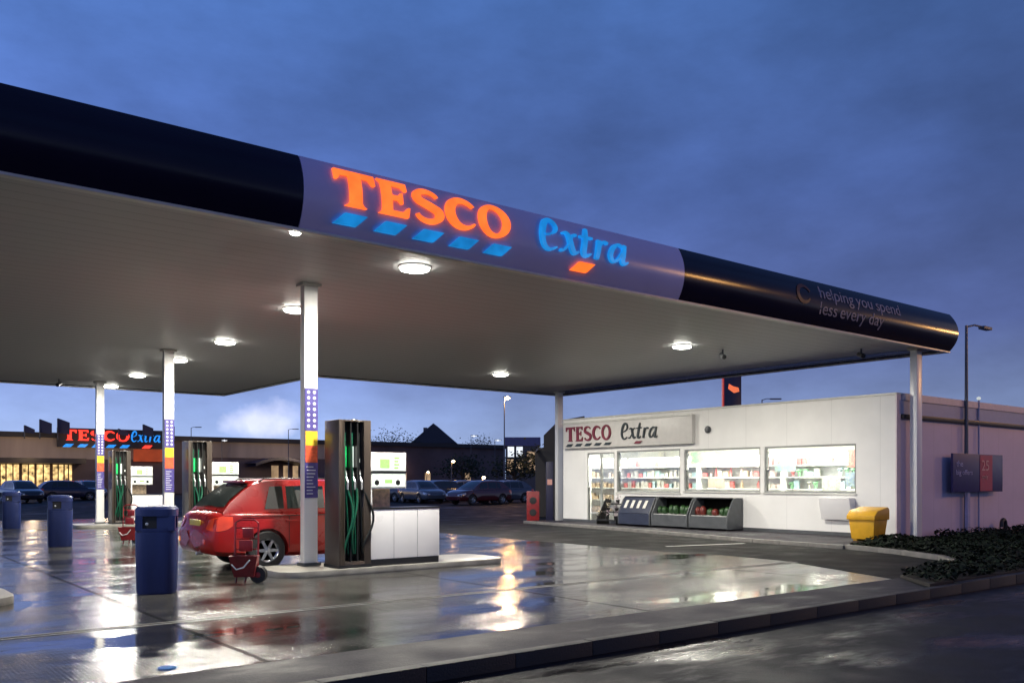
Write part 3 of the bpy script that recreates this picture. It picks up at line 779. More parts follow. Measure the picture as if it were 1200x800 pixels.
cov = MB().lathe([(.07, 0), (.07, .008), (.06, .012), (.001, .012)], n=20).build('fill_cover', 'coverblue')
cov.location = (2.22, 7.25, .004); tag(cov, 'small blue access cover in the wet concrete by the pavement', 'cover')
lit = MB()
P = [(random.uniform(-.06, .06), random.uniform(-.05, .05), random.uniform(0, .05)) for _ in range(14)]
for i in range(12): lit.add([P[i], P[(i+1) % 14], P[(i+2) % 14]], [(0, 1, 2)])
lo = lit.build('paper_scrap', 'white', smooth=False); x, y = at(1181, 18.4); lo.location = (x, 4.9, -.118); tag(lo, 'crumpled white paper scrap on the dark road at the right', 'litter')

# ------------------------------------------------------------------ cars
def boolean_cut(o, cutter):
    md = o.modifiers.new('b', 'BOOLEAN'); md.operation = 'DIFFERENCE'; md.object = cutter; md.solver = 'EXACT'
    dg = bpy.context.evaluated_depsgraph_get(); me = bpy.data.meshes.new_from_object(o.evaluated_get(dg))
    o.modifiers.clear(); old = o.data; o.data = me; me.name = o.name
    bm = bmesh.new(); bm.from_mesh(me)
    for f in bm.faces: f.smooth = True
    for e in bm.edges:
        if len(e.link_faces) == 2: e.smooth = e.calc_face_angle(0) < math.radians(28)
    bm.to_mesh(me); bm.free()
    bpy.data.objects.remove(cutter)
def make_car(label, paint, loc, rz, detail=True, group=None, sx=1., roof=1.50):
    t = thing('parked_car', label, 'car', loc, rz, group)
    W = .86
    # stations: x, half width, sill z, deck z
    ST = [(-.075, .22, .49, .53), (-.068, .46, .45, .57), (-.052, .62, .41, .62), (-.028, .73, .36, .68), (.02, .79, .31, .76), (.07, .825, .28, .90), (.13, .84, .27, .955), (.24, .86, .26, .985), (.5, .87, .24, .985), (1.0, .87, .22, .975), (1.8, .865, .21, .95), (2.6, .865, .21, .94), (3.3, .86, .21, .955),
          (3.75, .85, .22, .93), (4.15, .82, .24, .84), (4.38, .76, .28, .74), (4.46, .68, .32, .64)]
    rows = []
    for x, w, zb, zt in ST:
        hlf = [(.0, zb), (w*.86, zb), (w*.97, zb+.07), (w*1.0, zb+.2), (w*.995, (zb+zt)/2+.05), (w*.985, zt-.14), (w*.95, zt-.05), (w*.86, zt-.004), (w*.5, zt+.012), (0, zt+.018)]
        ring = [(x*sx, y, z) for y, z in hlf] + [(x*sx, -y, z) for y, z in hlf[-2:0:-1]]
        rows.append(ring)
    b = MB().grid(rows, close=True); n = len(rows[0])
    for k0, k1 in ((0, 0), (len(rows)-1, len(rows)-1)):       # close both ends with a fan about a slightly domed centre
        r_ = rows[k0]; cx = sum(p[0] for p in r_)/n + (-.012 if k0 == 0 else .03); cz = sum(p[2] for p in r_)/n
        ci = len(b.v); b.v.append((cx, 0, cz))
        for q in range(n): b.f.append((k0*n+q, k0*n+(q+1) % n, ci)); b.mi.append(0)
    body = b.build('body', paint, t)
    ct = MB()
    for wx in (.93, 3.55):
        for sy in (-1, 1):
            ct.lathe([(.37, -.16), (.37, .16)], c=(wx*sx, sy*.86, .33), axis='y', n=32)
    body.parent = None
    cut = ct.build('cut', 'black'); boolean_cut(body, cut); body.parent = t
    body.name = 'body'
    # cabin
    GT = [(.20, .81, .975), (.34, .80, 1.14), (.55, .78, 1.30), (.74, .765, roof-.07), (.92, .755, roof-.025), (1.2, .745, roof-.005), (1.7, .74, roof), (2.3, .735, roof-.015), (2.55, .73, roof-.06), (2.9, .75, 1.27), (3.3, .785, 1.03), (3.42, .80, .955)]
    def gpt(x, s):   # side surface: s 0 base .. 1 top
        for (a, b_) in zip(GT[:-1], GT[1:]):
            if a[0] <= x <= b_[0]: k = (x-a[0])/(b_[0]-a[0]); break
        w = a[1]+(b_[1]-a[1])*k; zr = a[2]+(b_[2]-a[2])*k
        hh = (zr-.93)/(roof-.93)
        return w*.985 - (w*.985-.60)*hh*s**1.15, .93+(zr-.93)*s
    rows = []
    for x, w, zr in GT:
        r = []
        for s in (0, .3, .6, .88, 1.0):
            y, z = gpt(x, s); z2 = z
            r.append((x*sx, y, z2))
        yt = r[-1][1]; r += [(x*sx, yt*.8, zr+.022), (x*sx, 0, zr+.04)]
        rows.append([(a, b_, c) for a, b_, c in r] + [(a, -b_, c) for a, b_, c in r[-2::-1]])
    MB().grid(rows).build('cabin', paint, t, sharp=50)
    def side_glass(x0, x1, s0, s1, sg, sl0=0, sl1=0):
        g = []
        for q in range(7):
            row = []
            for k in range(5):
                s = s0+(s1-s0)*k/4; x = x0+sl0*s+(x1+sl1*s-x0-sl0*s)*q/6
                y, z = gpt(x, s); row.append((x*sx, sg*(y+.006), z))
            g.append(row)
        return MB().grid(g)
    for sg in (-1, 1):
        for (x0, x1, a, b_) in ((.90, 1.28, .18, .0), (1.34, 2.04, 0, 0), (2.12, 3.06, 0, -.42)):
            side_glass(x0, x1, .16, .84, sg, a, b_).build('side_window', 'carglass', t)
    def end_glass(xs, inset):
        g = []
        for x in xs:
            y, z = gpt(x, 1.0); zr = z
            row = [(x*sx + (-.008 if xs[0] < 1 else .008), yy, zr+(.022 if abs(yy) > .3 else .036)+.006) for yy in [(-1+2*k/8)*(y*.8-inset) for k in range(9)]]
            g.append(row)
        return MB().grid(g)
    end_glass([.25, .36, .48, .60, .72], -.10).build('rear_window', 'carglass', t)
    end_glass([2.62, 2.9, 3.1, 3.3], .0).build('windscreen', 'carglass', t)
    for wx in (.93, 3.55):
        for sy in (-1, 1):
            yc = sy*.76
            w = MB().lathe([(.20, -.09), (.30, -.095), (.325, -.07), (.33, 0), (.325, .07), (.30, .095), (.20, .09)], c=(wx*sx, yc, .33), axis='y', n=32, cap=False).build('wheel', 'tyre', t)
            r = MB(); r.lathe([(.205, .092*sy), (.19, .07*sy), (.17, .06*sy)], c=(wx*sx, yc, .33), axis='y', n=24, cap=False)
            for k in range(6):
                a = k*PI/3; ca, sa = math.cos(a), math.sin(a)
                r.add([(wx*sx+ca*q+sa*e, yc+sy*.088, .33+sa*q-ca*e) for q, e in ((.03, -.03), (.19, -.02), (.19, .02), (.03, .03))] , [(0, 1, 2, 3)])
            r.lathe([(.05, .09*sy), (.001, .095*sy)], c=(wx*sx, yc, .33), axis='y', n=12)
            r.build('rim', 'rim', w)
            MB().lathe([(.20, 0), (.001, .0)], c=(wx*sx, yc, .33), axis='y', n=20).build('brake_disc', 'black', w)
    bvh = BVHTree.FromPolygons([v.co for v in body.data.vertices], [p.vertices for p in body.data.polygons])
    cabin_o = [c_ for c_ in t.children if c_.name.startswith('cabin')][0]
    def conform(rows, name, m, out=.008):
        nr = []
        for r in rows:
            q = []
            for p in r:
                h_, nrm, _, _ = bvh.find_nearest(Vector(p)); cen = Vector((2.2, 0, .6)); d_ = (h_-cen); 
                if nrm.dot(d_) < 0: nrm = -nrm
                q.append(tuple(h_+nrm*out))
            nr.append(q)
        return MB().grid(nr).build(name, m, t)
    def lerp(a, b_, k): return a+(b_-a)*k
    for sy in (-1, 1):
        conform([[(x_, sy*y_, lerp(z0_, z1_, k/4)) for k in range(5)] for x_, y_, z0_, z1_ in ((.0, .58, .70, .86), (.02, .66, .68, .88), (.05, .74, .67, .90), (.09, .82, .67, .92), (.16, .86, .68, .93), (.24, .88, .70, .93), (.34, .88, .76, .92))], 'tail_light', 'tail')
        conform([[(x_, sy*y_, lerp(z0_, z1_, k/3)) for k in range(4)] for x_, y_, z0_, z1_ in ((4.5, .46, .56, .66), (4.45, .58, .56, .68), (4.38, .72, .57, .72), (4.25, .84, .60, .76), (4.1, .86, .64, .78))], 'headlight', 'nozzle')
    if detail:
        pass
        MB().box(.002, .022, -.26, .26, .735, .845).build('number_plate', 'plate', t, bevel=.004)
        MB().box(-.058, -.03, .50, .64, .46, .54).build('reflector_glow', 'amber', t, bevel=.01)  # emissive patch standing for light reflected on the bumper
        MB().box(-.058, -.03, -.64, -.50, .46, .54).build('reflector', 'tail', t, bevel=.01)
        MB().tube([(.1, -.2, .30), (-.04, -.2, .29)], .03).build('exhaust', 'nozzle', t)
        s = MB()
        for sg in (-1, 1):
            for x in (1.31, 2.08, 3.02): s.box(x-.004, x+.004, sg*.862-.004, sg*.862+.012*sg, .36, .90)
            s.box(.5, 3.2, sg*.866-.006, sg*.866+.006, .90, .915)
        s.build('door_seam', 'black', t)
        h = MB()
        for sg in (-1, 1):
            for x in (1.25, 2.15): h.box(x, x+.2, sg*.88-.012, sg*.88+.012, .80, .835)
        h.build('door_handle', paint, t, bevel=.008)
        for sg in (-1, 1):
            MB().lathe([(.001, -.09), (.09, -.06), (.10, .0), (.08, .05), (.001, .07)], c=(2.95, sg*.94, .99), axis='x', n=14).build('wing_mirror', paint, t)
        rr = MB()
        for sg in (-1, 1): rr.tube([(.88, sg*.57, roof-.03), (.98, sg*.57, roof+.03), (2.3, sg*.57, roof+.035), (2.45, sg*.57, roof-.04)], .014, n=8)
        rr.build('roof_rail', 'black', t)
        MB().tube([(.50, 0, 1.30), (.34, .25, 1.17)], .008).build('rear_wiper', 'black', t)
        MB().box(.66, .92, -.50, .50, roof-.045, roof+.0).build('roof_spoiler', paint, t, bevel=.02)
    return t
make_car('bright red hatchback parked beside the nearest pump, rear towards the viewer', 'red', (5.05, 15.02, .004), 0)

# cars in the distant car park
protos = {}
def far_car(px, d, rz, pk, label):
    x, y = at(px, d)
    if pk not in protos:
        c = make_car(label, 'paint_'+pk, (x, y, 0), rz, False, 'cars parked in the distant car park'); protos[pk] = c
    else:
        c = copy_tree(protos[pk]); c.location = (x, y, 0); c.rotation_euler.z = rz
    c['label'] = label; return c
fc = [(12, 62, 'a', 'dark car at the far left below the lit store windows'), (42, 66, 'c', 'navy car beneath the lit store windows'),
      (92, 72, 'b', 'grey car seen between the blue bin and the farthest column'), (440, 66, 'a', 'black car seen just right of the nearest pump display'),
      (478, 62, 'b', 'grey car in the car park above the white cabinet'), (508, 66, 'c', 'navy car in the car park below the dark gable roof'),
      (536, 64, 'a', 'black car parked right of the white cabinet'), (565, 68, 'd', 'pale silver car left of the distant lit street lamp'),
      (590, 58, 'e', 'dark maroon car below the distant lit street lamp'), (618, 62, 'b', 'grey car parked below the small lit building'),
      (270, 80, 'a', 'black car far behind the roof of the red car'), (300, 76, 'd', 'pale car far behind the roof of the red car')]
for i, (px, d, pk, lab) in enumerate(fc):
    far_car(px, d, random.choice((0, PI/2, PI, -PI/2))+random.uniform(-.15, .15)+math.radians(-YAW)*0, pk, lab)

# ------------------------------------------------------------------ kiosk
SX = 20.9
shop = thing('kiosk_building', 'white petrol station kiosk with brightly lit windows', 'building', (SX, 17, 0))
w = MB(); OP = [(20.94, 22.26, .08, 2.45), (18.1, 20.82, 1.12, 2.48), (15.17, 17.93, 1.18, 2.45), (12.26, 15.03, 1.17, 2.45)]
HT = 3.62
ys = sorted(set([11.2, 23.49] + [a for o in OP for a in o[:2]]))
for a, b in zip(ys[:-1], ys[1:]):
    o = [q for q in OP if q[0] <= a+.001 and q[1] >= b-.001]
    if o:
        o = o[0]
        if o[2] > .1: w.box(SX, SX+.2, a, b, 0, o[2])
        w.box(SX, SX+.2, a, b, o[3], HT)
    else: w.box(SX, SX+.2, a, b, 0, HT)
wlinked(shop, w, 'front_wall', 'wall')
wlinked(shop, MB().box(SX+.2, 46, 11.2, 11.4, -.2, HT-.02), 'side_wall', 'sidewall')
wlinked(shop, MB().box(SX+.2, 46, 23.3, 23.49, 0, HT-.03), 'rear_side_wall', 'wall')
wlinked(shop, MB().box(SX+.2, 46, 11.4, 23.3, 3.3, 3.36), 'roof', 'roof')
cp = MB(); cp.box(SX-.03, SX+.24, 11.17, 23.52, HT+.001, HT+.05); wlinked(shop, cp, 'wall_capping', 'trim')
wlinked(shop, MB().box(SX+.245, 46, 11.13, 11.42, HT-.13, HT+.045), 'parapet_capping', 'pinktrim')
wlinked(shop, MB().box(SX+.1, 46, 11.16, 11.197, 3.15, HT-.132), 'parapet_band', 'bluefascia')
wlinked(shop, MB().box(SX+.18, 46, 11.10, 11.196, 3.04, 3.145), 'gutter', 'black', bevel=.01)
wlinked(shop, MB().box(SX-.02, SX+.17, 11.165, 11.197, 0, 3.62), 'corner_trim', 'pinktrim')
wlinked(shop, MB().box(SX-.012, SX-.001, 11.2, 23.49, .08, .17), 'skirting', 'cabgrey')
for x0 in (30.6,): wlinked(shop, MB().box(x0, x0+.1, 11.11, 11.197, -.1, 3.04), 'downpipe', 'bluefascia')
# windows: frame + pane
for k, (a, b, z0, z1) in enumerate(OP):
    f = MB(); e = .05
    f.box(SX+.02, SX+.09, a+.002, a+e, z0+.002, z1-.002); f.box(SX+.02, SX+.09, b-e, b-.002, z0+.002, z1-.002)
    f.box(SX+.02, SX+.09, a+e, b-e, z0+.002, z0+e); f.box(SX+.02, SX+.09, a+e, b-e, z1-e, z1-.002)
    if k == 0: f.box(SX+.02, SX+.09, (a+b)/2-.03, (a+b)/2+.03, z0+e, z1-e)
    fr = wlinked(shop, f, 'shop_door' if k == 0 else 'window_frame', 'frame')
    p = MB().box(SX+.05, SX+.056, a+e+.002, b-e-.002, z0+e+.002, z1-e-.002)
    wlinked(shop, p, 'pane', 'glass', parent=fr)
    if k: wlinked(shop, MB().box(SX-.04, SX+.018, a-.03, b+.03, z0-.035, z0+.0), 'sill', 'trim', parent=fr)
# interior
I = MB(); I.box(26.0, 26.1, 11.41, 23.29, 0, 3.2); I.box(SX+.21, 25.99, 11.405, 11.42, .02, 3.2); I.box(SX+.21, 25.99, 23.28, 23.295, .02, 3.2)
wlinked(shop, I, 'interior_wall', 'interior')
wlinked(shop, MB().box(SX+.201, 25.99, 11.42, 23.28, -.05, .02), 'interior_floor', 'ifloor')
wlinked(shop, MB().box(SX+.201, 25.99, 11.42, 23.28, 2.75, 2.8), 'interior_ceiling', 'interior')
sx_, sy_ = SX, 17
for (cx, cy) in ((21.42, 13.3), (21.42, 16.5), (21.42, 19.5), (21.36, 22.1), (24.0, 14.8), (24.0, 19.2)):
    p = MB().box(cx-.15, cx+.15, cy-.75, cy+.75, 2.70, 2.745); wlinked(shop, p, 'strip_light', 'lamp')
    l = bpy.data.lights.new('strip_light_source', 'AREA'); l.shape = 'RECTANGLE'; l.size = .3; l.size_y = 1.5; l.energy = 125; l.color = (1., .99, .88)
    o = bpy.data.objects.new('strip_light_source', l); COL.objects.link(o); o.parent = shop; o.location = (cx-sx_, cy-sy_, 2.69)
# sign board with lettering
sb = wlinked(shop, MB().box(SX-.16, SX-.001, 17.5, 23.32, 2.62, 3.50), 'sign_board', 'signboard', bevel=.01)
wlinked(shop, MB().box(SX-.19, SX-.161, 17.47, 23.35, 3.47, 3.53), 'sign_lip', 'trim', parent=sb)
def place_k(x, y, d): return (SX-.20+d*.035-sx_, 23.14-x-sy_, 2.86+y)
wordmark(place_k, 2.22, .50, 2.68, 1.62, 'signred', 'signdark', 'signdark', 'signred', sb, -.17, .085)
# round bulkhead light and vent on the wall
bh = MB().lathe([(.10, 0), (.11, -.05), (.07, -.10), (.001, -.11)], axis='x', n=18); bo = bh.build('alarm_box', 'cabgrey', shop); bo.location = (-.001, 17.0-sy_, 3.02)
# shelves and products
shx = [(21.55, 18.0, 21.25), (21.7, 15.05, 17.95), (21.85, 11.6, 15.0), (21.5, 21.32, 23.1)]
prot = {}
def product(kind, ci, x, y, z, label, group):
    key = (kind, ci)
    if key not in prot:
        if kind == 'packet': m = MB().box(-.05, .05, -.07, .07, 0, .20)
        elif kind == 'bottle': m = MB().lathe([(.04, 0), (.045, .02), (.045, .15), (.018, .21), (.018, .25), (.001, .25)], n=10)
        else:
            m = MB()
            for q in range(9):
                a = q*2.4; m.lathe([(.001, .0), (.035, .03), (.001, .06)], c=(.05*math.cos(a), .05*math.sin(a), .12+.02*(q % 3)), n=7)
            m.lathe([(.03, 0), (.05, .12)], n=8)
        o = m.build({'packet': 'grocery_packet', 'bottle': 'bottle', 'flowers': 'flower_bunch'}[kind], 'prod%d' % ci)
        prot[key] = o
    else:
        o = prot[key].copy(); COL.objects.link(o)
    o.location = (x, y, z); o.rotation_euler.z = random.uniform(-.1, .1); o.scale = (1, random.uniform(.7, 1.2), random.uniform(.65, 1.25))
    tag(o, label, {'packet': 'packet', 'bottle': 'bottle', 'flowers': 'flowers'}[kind], group)
WN = ['second window', 'third window', 'fourth window', 'glazed door']
CN = ['red', 'orange', 'blue', 'green', 'cream', 'purple', 'pale blue', 'pink']
for k, (x, y0, y1) in enumerate(shx):
    t = thing('shelf_unit', 'white metal shelving behind the %s of the kiosk' % WN[k], 'shelves', (x, (y0+y1)/2, .02), 0, 'shelves inside the kiosk')
    L_ = (y1-y0)/2; s = MB(); s.box(.35, .38, -L_, L_, 0, 2.25); s.box(-.02, .38, -L_-.02, -L_, 0, 1.95); s.box(-.02, .38, L_, L_+.02, 0, 1.95)
    s.build('shelf_back', 'shelf', t)
    lev = (.35, .8, 1.22, 1.56, 1.90)
    for zz in lev: MB().box(-.02, .345, -L_+.005, L_-.005, zz, zz+.03).build('shelf', 'shelf', t)
    for zz in lev[(0 if k == 3 else 2):]:
        yy = y0+.12
        while yy < y1-.1:
            if random.random() < .86:
                kd = ('packet', 'bottle', 'packet', 'packet')[k] if random.random() < .7 else ('flowers' if k == 2 else 'packet')
                ci = random.choice([(0, 4, 6, 4, 4, 6), (0, 0, 1, 4, 7), (3, 6, 4, 2, 3, 0), (1, 1, 4, 7, 1)][k])
                product(kd, ci, x+.08, yy, zz+.05, '%s %s on the shelves behind the %s' % (CN[ci], {'packet': 'grocery packet', 'bottle': 'bottle', 'flowers': 'flower bunch'}[kd], WN[k]), '%s %s goods behind the %s' % (CN[ci], kd, WN[k]))
            yy += random.uniform(.15, .22)
# posters hung inside the glass
def poster(y0, y1, z0, z1, m, label):
    o = MB().box(SX+.10, SX+.104, y0, y1, z0, z1).build('window_poster', papermat(m)); tag(o, label, 'poster', 'posters inside the kiosk windows')
poster(16.85, 17.75, 2.02, 2.36, 'prod3', 'green card hanging in the upper left of the third window')
poster(16.5, 17.1, 1.30, 1.55, 'prod7', 'pink card low in the third window')
poster(14.1, 14.75, 1.75, 1.98, 'prod6', 'pale blue card in the left of the fourth window')
poster(12.34, 12.55, 1.85, 2.3, 'prod0', 'red card in the upper right corner of the fourth window')
poster(12.36, 12.62, 1.35, 1.72, 'prod2', 'blue card in the lower right of the fourth window')
poster(12.75, 13.3, 1.25, 1.62, 'poster_white', 'white card low in the right of the fourth window')

# trough on the wall, grit bin
tr = MB(); ya, yb = -.44, .44
tr.extr([(-.30, .57), (-.002, .57), (-.002, 0), (-.14, 0)], ya, yb, 'y')
o = tr.build('wall_trough', 'white', bevel=.015); o.location = (SX, 12.72, .49); tag(o, 'white tapered trough fixed to the kiosk wall above the yellow bin', 'trough')
g = thing('grit_bin', 'yellow plastic grit bin standing at the corner of the kiosk', 'grit bin', (19.65, 11.22, .08))
bb = MB(); lo_ = [(-.25, -.28), (.25, -.28), (.25, .28), (-.25, .28)]; hi_ = [(-.30, -.33), (.30, -.33), (.30, .33), (-.30, .33)]
bb.add([(a, b, .04) for a, b in lo_]+[(a, b, .52) for a, b in hi_], [(3, 2, 1, 0), (4, 5, 6, 7)]+[(i, (i+1) % 4, 4+(i+1) % 4, 4+i) for i in range(4)])
bb.build('container', 'yellow', g, bevel=.02)
ld = MB().extr([(-.34, .50), (.33, .50), (.33, .74), (.26, .80), (-.20, .72), (-.34, .60)], -.36, .36, 'y').build('lid', 'yellow', g, bevel=.02)
ft = MB()
for a in (-.2, .2):
    ft.box(-.22, .22, a-.05, a+.05, 0, .045)
ft.build('foot', 'yellow', g)

# outdoor merchandise units along the kiosk front
def cabinet(y0, y1, label, dark, goods):
    t = thing('display_cabinet', label, 'display unit', (20.15, (y0+y1)/2, .08), 0, 'outdoor display units along the kiosk front'); L_ = (y1-y0)/2-.01
    pr = [(0, .06), (.0, .36), (.06, .36), (.40, .84), (.46, .90), (.70, .90), (.70, .06)]
    for s_ in (-1, 1):
        e = [(.0, .04), (0, .40), (.22, .82), (.34, .93), (.70, .93), (.70, .04)]
        MB().extr(e, s_*L_, s_*(L_-.04), 'y').build('end_panel', 'cabgrey', t, bevel=.008)
    s = MB(); s.box(.0, .05, -L_+.041, L_-.041, .06, .40); s.build('front_panel', 'cabgrey' if not dark else 'bunkerblue', t)
    s = MB(); s.box(.66, .70, -L_+.041, L_-.041, .06, .93); s.box(.30, .66, -L_+.041, L_-.041, .90, .93); s.box(.05, .66, -L_+.041, L_-.041, .06, .10)
    s.build('carcass', 'black', t)
    if dark:
        MB().add([(.01, -L_+.042, .41), (.01, L_-.042, .41), (.31, L_-.042, .90), (.31, -L_+.042, .90), (.05, -L_+.042, .40), (.05, L_-.042, .40), (.35, L_-.042, .89), (.35, -L_+.042, .89)],
                 [(0, 1, 2, 3), (7, 6, 5, 4), (0, 4, 5, 1), (2, 6, 7, 3), (1, 5, 6, 2), (0, 3, 7, 4)]).build('sloping_lid', 'bunkerblue', t)
        for q in range(4):
            pc = MB()
            yy = -.52+q*.27+.1
            pc.add([(.095, yy, .56), (.095, yy+.12, .56), (.245, yy+.12, .80), (.245, yy, .80)], [(0, 1, 2, 3)])
            for i, v in enumerate(pc.v): pc.v[i] = (v[0]-.01, v[1], v[2]+.006)
            pc.build('picture_label', 'prod4', t)
    else:
        s = MB().box(.051, .655, -L_+.045, L_-.045, .38, .41).build('tray', 'shelf', t)
        s = MB().box(.06, .5, -L_+.045, L_-.045, .10, .12).build('tray', 'shelf', t)
        c0 = t.location
        for q in range(6):
            yy = -L_+.16+q*(2*L_-.3)/5
            ci, nm = random.choice(goods)
            m = MB(); m.lathe([(.001, 0), (.09, .02), (.115, .10), (.10, .17), (.06, .22), (.02, .235), (.001, .235)], n=12)
            o = m.build('produce_bag', 'bag%d' % ci); o.location = (c0[0]+.22+.06*(q % 2), c0[1]+yy, c0[2]+.412); o.scale = (1, random.uniform(.8, 1.05), random.uniform(.8, 1.2))
            tag(o, '%s produce bag in the %s' % (nm, label.split(' with')[0]), 'bag', '%s bags in the %s' % (nm, label.split(' with')[0]))
    return t
cabinet(18.66, 20.05, 'dark blue sloping bunker with four picture labels', True, None)
cabinet(17.18, 18.62, 'left open grey cabinet with green produce bags', False, [(3, 'green')])
cabinet(15.72, 17.14, 'right open grey cabinet with red and green bags', False, [(0, 'red'), (3, 'green')])
st = thing('plant_stand', 'black stepped plant stand left of the blue bunker', 'plant stand', (20.2, 20.62, .08))
s = MB()
for q in range(3): s.box(.0+.18*q, .2+.18*q, -.45, .45, .12+.26*q, .16+.26*q)
for yy in (-.45, .43): s.extr([(0, 0), (.0, .14), (.42, .84), (.56, .84), (.56, 0)], yy, yy+.02, 'y')
s.build('steps', 'black', st)
for q in range(7):
    p = MB(); p.lathe([(.05, 0), (.07, .12), (.065, .12), (.001, .11)], n=10)
    pot = thing('potted_plant', '', 'plant', (20.27+.18*(q % 3), 20.25+.13*q, .08+(.16+.26*(q % 3))))
    pot['label'] = 'small potted plant on the black plant stand by the kiosk'; pot['group'] = 'potted plants on the plant stand'
    p.build('pot', 'black', pot); fl = MB()
    for j in range(70):
        a = random.uniform(0, 2*PI); r = random.uniform(0, .1); z = random.uniform(.12, .30); s2 = .022
        c_ = Vector((r*math.cos(a), r*math.sin(a), z)); d = Vector((random.uniform(-1, 1), random.uniform(-1, 1), random.uniform(-1, 1))).normalized()*s2; e = d.orthogonal().normalized()*s2*.6
        fl.add([c_-d, c_+e, c_+d, c_-e], [(0, 1, 2, 3)], 0 if random.random() < .6 else 1)
    fl.build('leaves', ['treeleaf', 'prod1' if q > 3 else 'prod5'], pot, smooth=False)

# ------------------------------------------------------------------ things left of the kiosk
x, y = at(624.5, 32.2)
a = thing('fire_point', 'red fire point cabinet with two dark openings left of the kiosk', 'cabinet', (x, y, 0), math.radians(-YAW))
MB().box(-.23, .23, -.15, .15, .0, 1.12).build('cabinet_body', 'redplastic', a, bevel=.02)
b = MB()
for zz in (.35, .78): b.lathe([(.13, -.16), (.001, -.165)], c=(0, 0, zz), axis='y', n=18)
b.build('opening', 'black', a)
x, y = at(644, 32.6)
a = thing('service_post', 'tall navy air and water post left of the kiosk column', 'post', (x, y, 0), math.radians(-YAW))
MB().box(-.13, .13, -.13, .13, 0, 2.2).build('post_body', 'banner', a, bevel=.02)
MB().box(-.09, .09, -.145, -.131, 1.35, 1.55).build('gauge_panel', 'boardpink', a)
MB().tube([(.13, -.1, 1.5), (.3, -.15, 1.3), (.33, -.15, .8), (.2, -.12, .5), (.13, -.1, .7)], .025).build('air_hose', 'black', a)
x, y = at(640, 37)
a = thing('jet_wash_bay', 'dark jet wash screen with a sloping top behind the navy post', 'jet wash', (x, y, 0), math.radians(-YAW))
MB().extr([(-.45, 0), (1.6, 0), (1.6, 4.2), (.5, 4.0), (-.1, 3.4), (-.1, 2.9), (-.45, 2.8)], -.1, .1, 'y').build('side_screen', 'storedark', a)
MB().box(-.42, -.30, -2.5, -.11, 2.7, 2.8).build('rail', 'storedark', a)

# ------------------------------------------------------------------ totem sign, street lamps, board, vent pipe
x, y = at(858, 41)
a = thing('totem_sign', 'navy totem sign with red edge and orange mark rising behind the kiosk roof', 'sign', (x, y, 0), math.radians(-YAW))
MB().box(-.40, .40, -.12, .12, 0, 6.35).build('sign_pylon', 'totem', a, bevel=.02)
MB().box(-.455, -.405, -.13, .13, 3.0, 6.35).build('red_edge', 'totemred', a)
mk = MB(); mk.add([(-.22, -.125, 5.75), (.05, -.125, 5.55), (.30, -.125, 5.62), (.26, -.125, 5.80), (.02, -.125, 5.86), (-.18, -.125, 5.98)], [(0, 1, 2, 3, 4, 5)]); mk.build('orange_mark', 'totemorange', a)

def street_lamp(px, d, h, arm, label, lit=None, P=0, rz=None, head=.5, z=0, xy=None):
    x, y = xy or at(px, d)
    a = thing('street_lamp', label, 'street lamp', (x, y, z), math.radians(-YAW) if rz is None else rz, 'street lamps')
    MB().tube([(0, 0, 0), (0, 0, 1.2), (0, 0, h)], [.07, .055, .035]).build('post', 'steel', a)
    if arm: MB().tube([(0, 0, h-.04), (arm*.5, 0, h+.06), (arm, 0, h+.06)], .025).build('arm', 'steel', a)
    s_ = 1 if arm >= 0 else -1
    MB().box(arm-.06*s_, arm+head*s_, -.09, .09, h, h+.085).build('lamp_head', 'steel', a, bevel=.02)
    if lit:
        MB().box(min(arm, arm+head*s_*.9)+.02, max(arm, arm+head*s_*.9)-.02, -.10, .10, h-.07, h-.002).build('lamp_lens', lit, a, bevel=.02)
        if lit != 'sodium': MB().lathe([(.001, -.15), (.11, -.10), (.15, 0), (.11, .09), (.001, .12)], c=(arm+head*s_*.45, 0, h-.02), n=16).build('glow_ball', lit, a)  # glowing ball added to stand for the glow around the lamp
        if P:
            l = bpy.data.lights.new('lamp_light', 'POINT'); l.energy = P; l.color = (1, .5, .16); l.shadow_soft_size = .14
            o = bpy.data.objects.new('lamp_light', l); COL.objects.link(o); o.parent = a; o.location = (arm+head*s_*.5, 0, h-.2)
    return a
street_lamp(1136, 22.0, 5.68, .95, 'tall unlit street lamp rising in front of the side wall at the right', head=.42, z=0, xy=(24.38, 11.09), rz=0)
street_lamp(893, 60, 7.0, .6, 'thin unlit street lamp far behind the kiosk roof', head=.7)
street_lamp(591, 66, 7.7, 0, 'lit orange street lamp in the distance left of the kiosk', 'sodiumdim', 900, head=.5)
street_lamp(552, 120, 7.6, 0, 'distant lit lamp nearest the dark gable roof', 'coolwin', 0, head=.9)
street_lamp(580, 120, 7.0, 0, 'distant lit lamp just left of the tall orange lamp', 'coolwin', 0, head=.9)
street_lamp(529, 85, 3.4, 0, 'low lit lamp in front of the distant dark wall', 'sodiumdim', 40, head=.4)
street_lamp(500, 110, 2.6, 0, 'low lit lamp in the car park below the pointed roof', 'sodiumdim', 60, head=.4)
street_lamp(466, 120, 3.0, 0, 'low lit lamp in the car park right of the nearest pump', 'sodiumdim', 60, head=.4)
street_lamp(565, 75, 1.8, 0, 'low lit bollard lamp left of the tall orange lamp', 'sodiumdim', 60, head=.3)
street_lamp(411, 85, 7.3, 0, 'distant lit lamp showing above the nearest pump', 'sodiumdim', 0, head=.7)
street_lamp(260, 105, 6.3, 0, 'distant lit lamp above the roof of the store right of the middle pump', 'coolwin', 0, head=.7)
street_lamp(338, 95, 7.0, .5, 'thin unlit distant lamp left of the nearest column', head=.6)
street_lamp(224, 95, 7.2, .5, 'thin unlit distant lamp above the middle pump', head=.6)
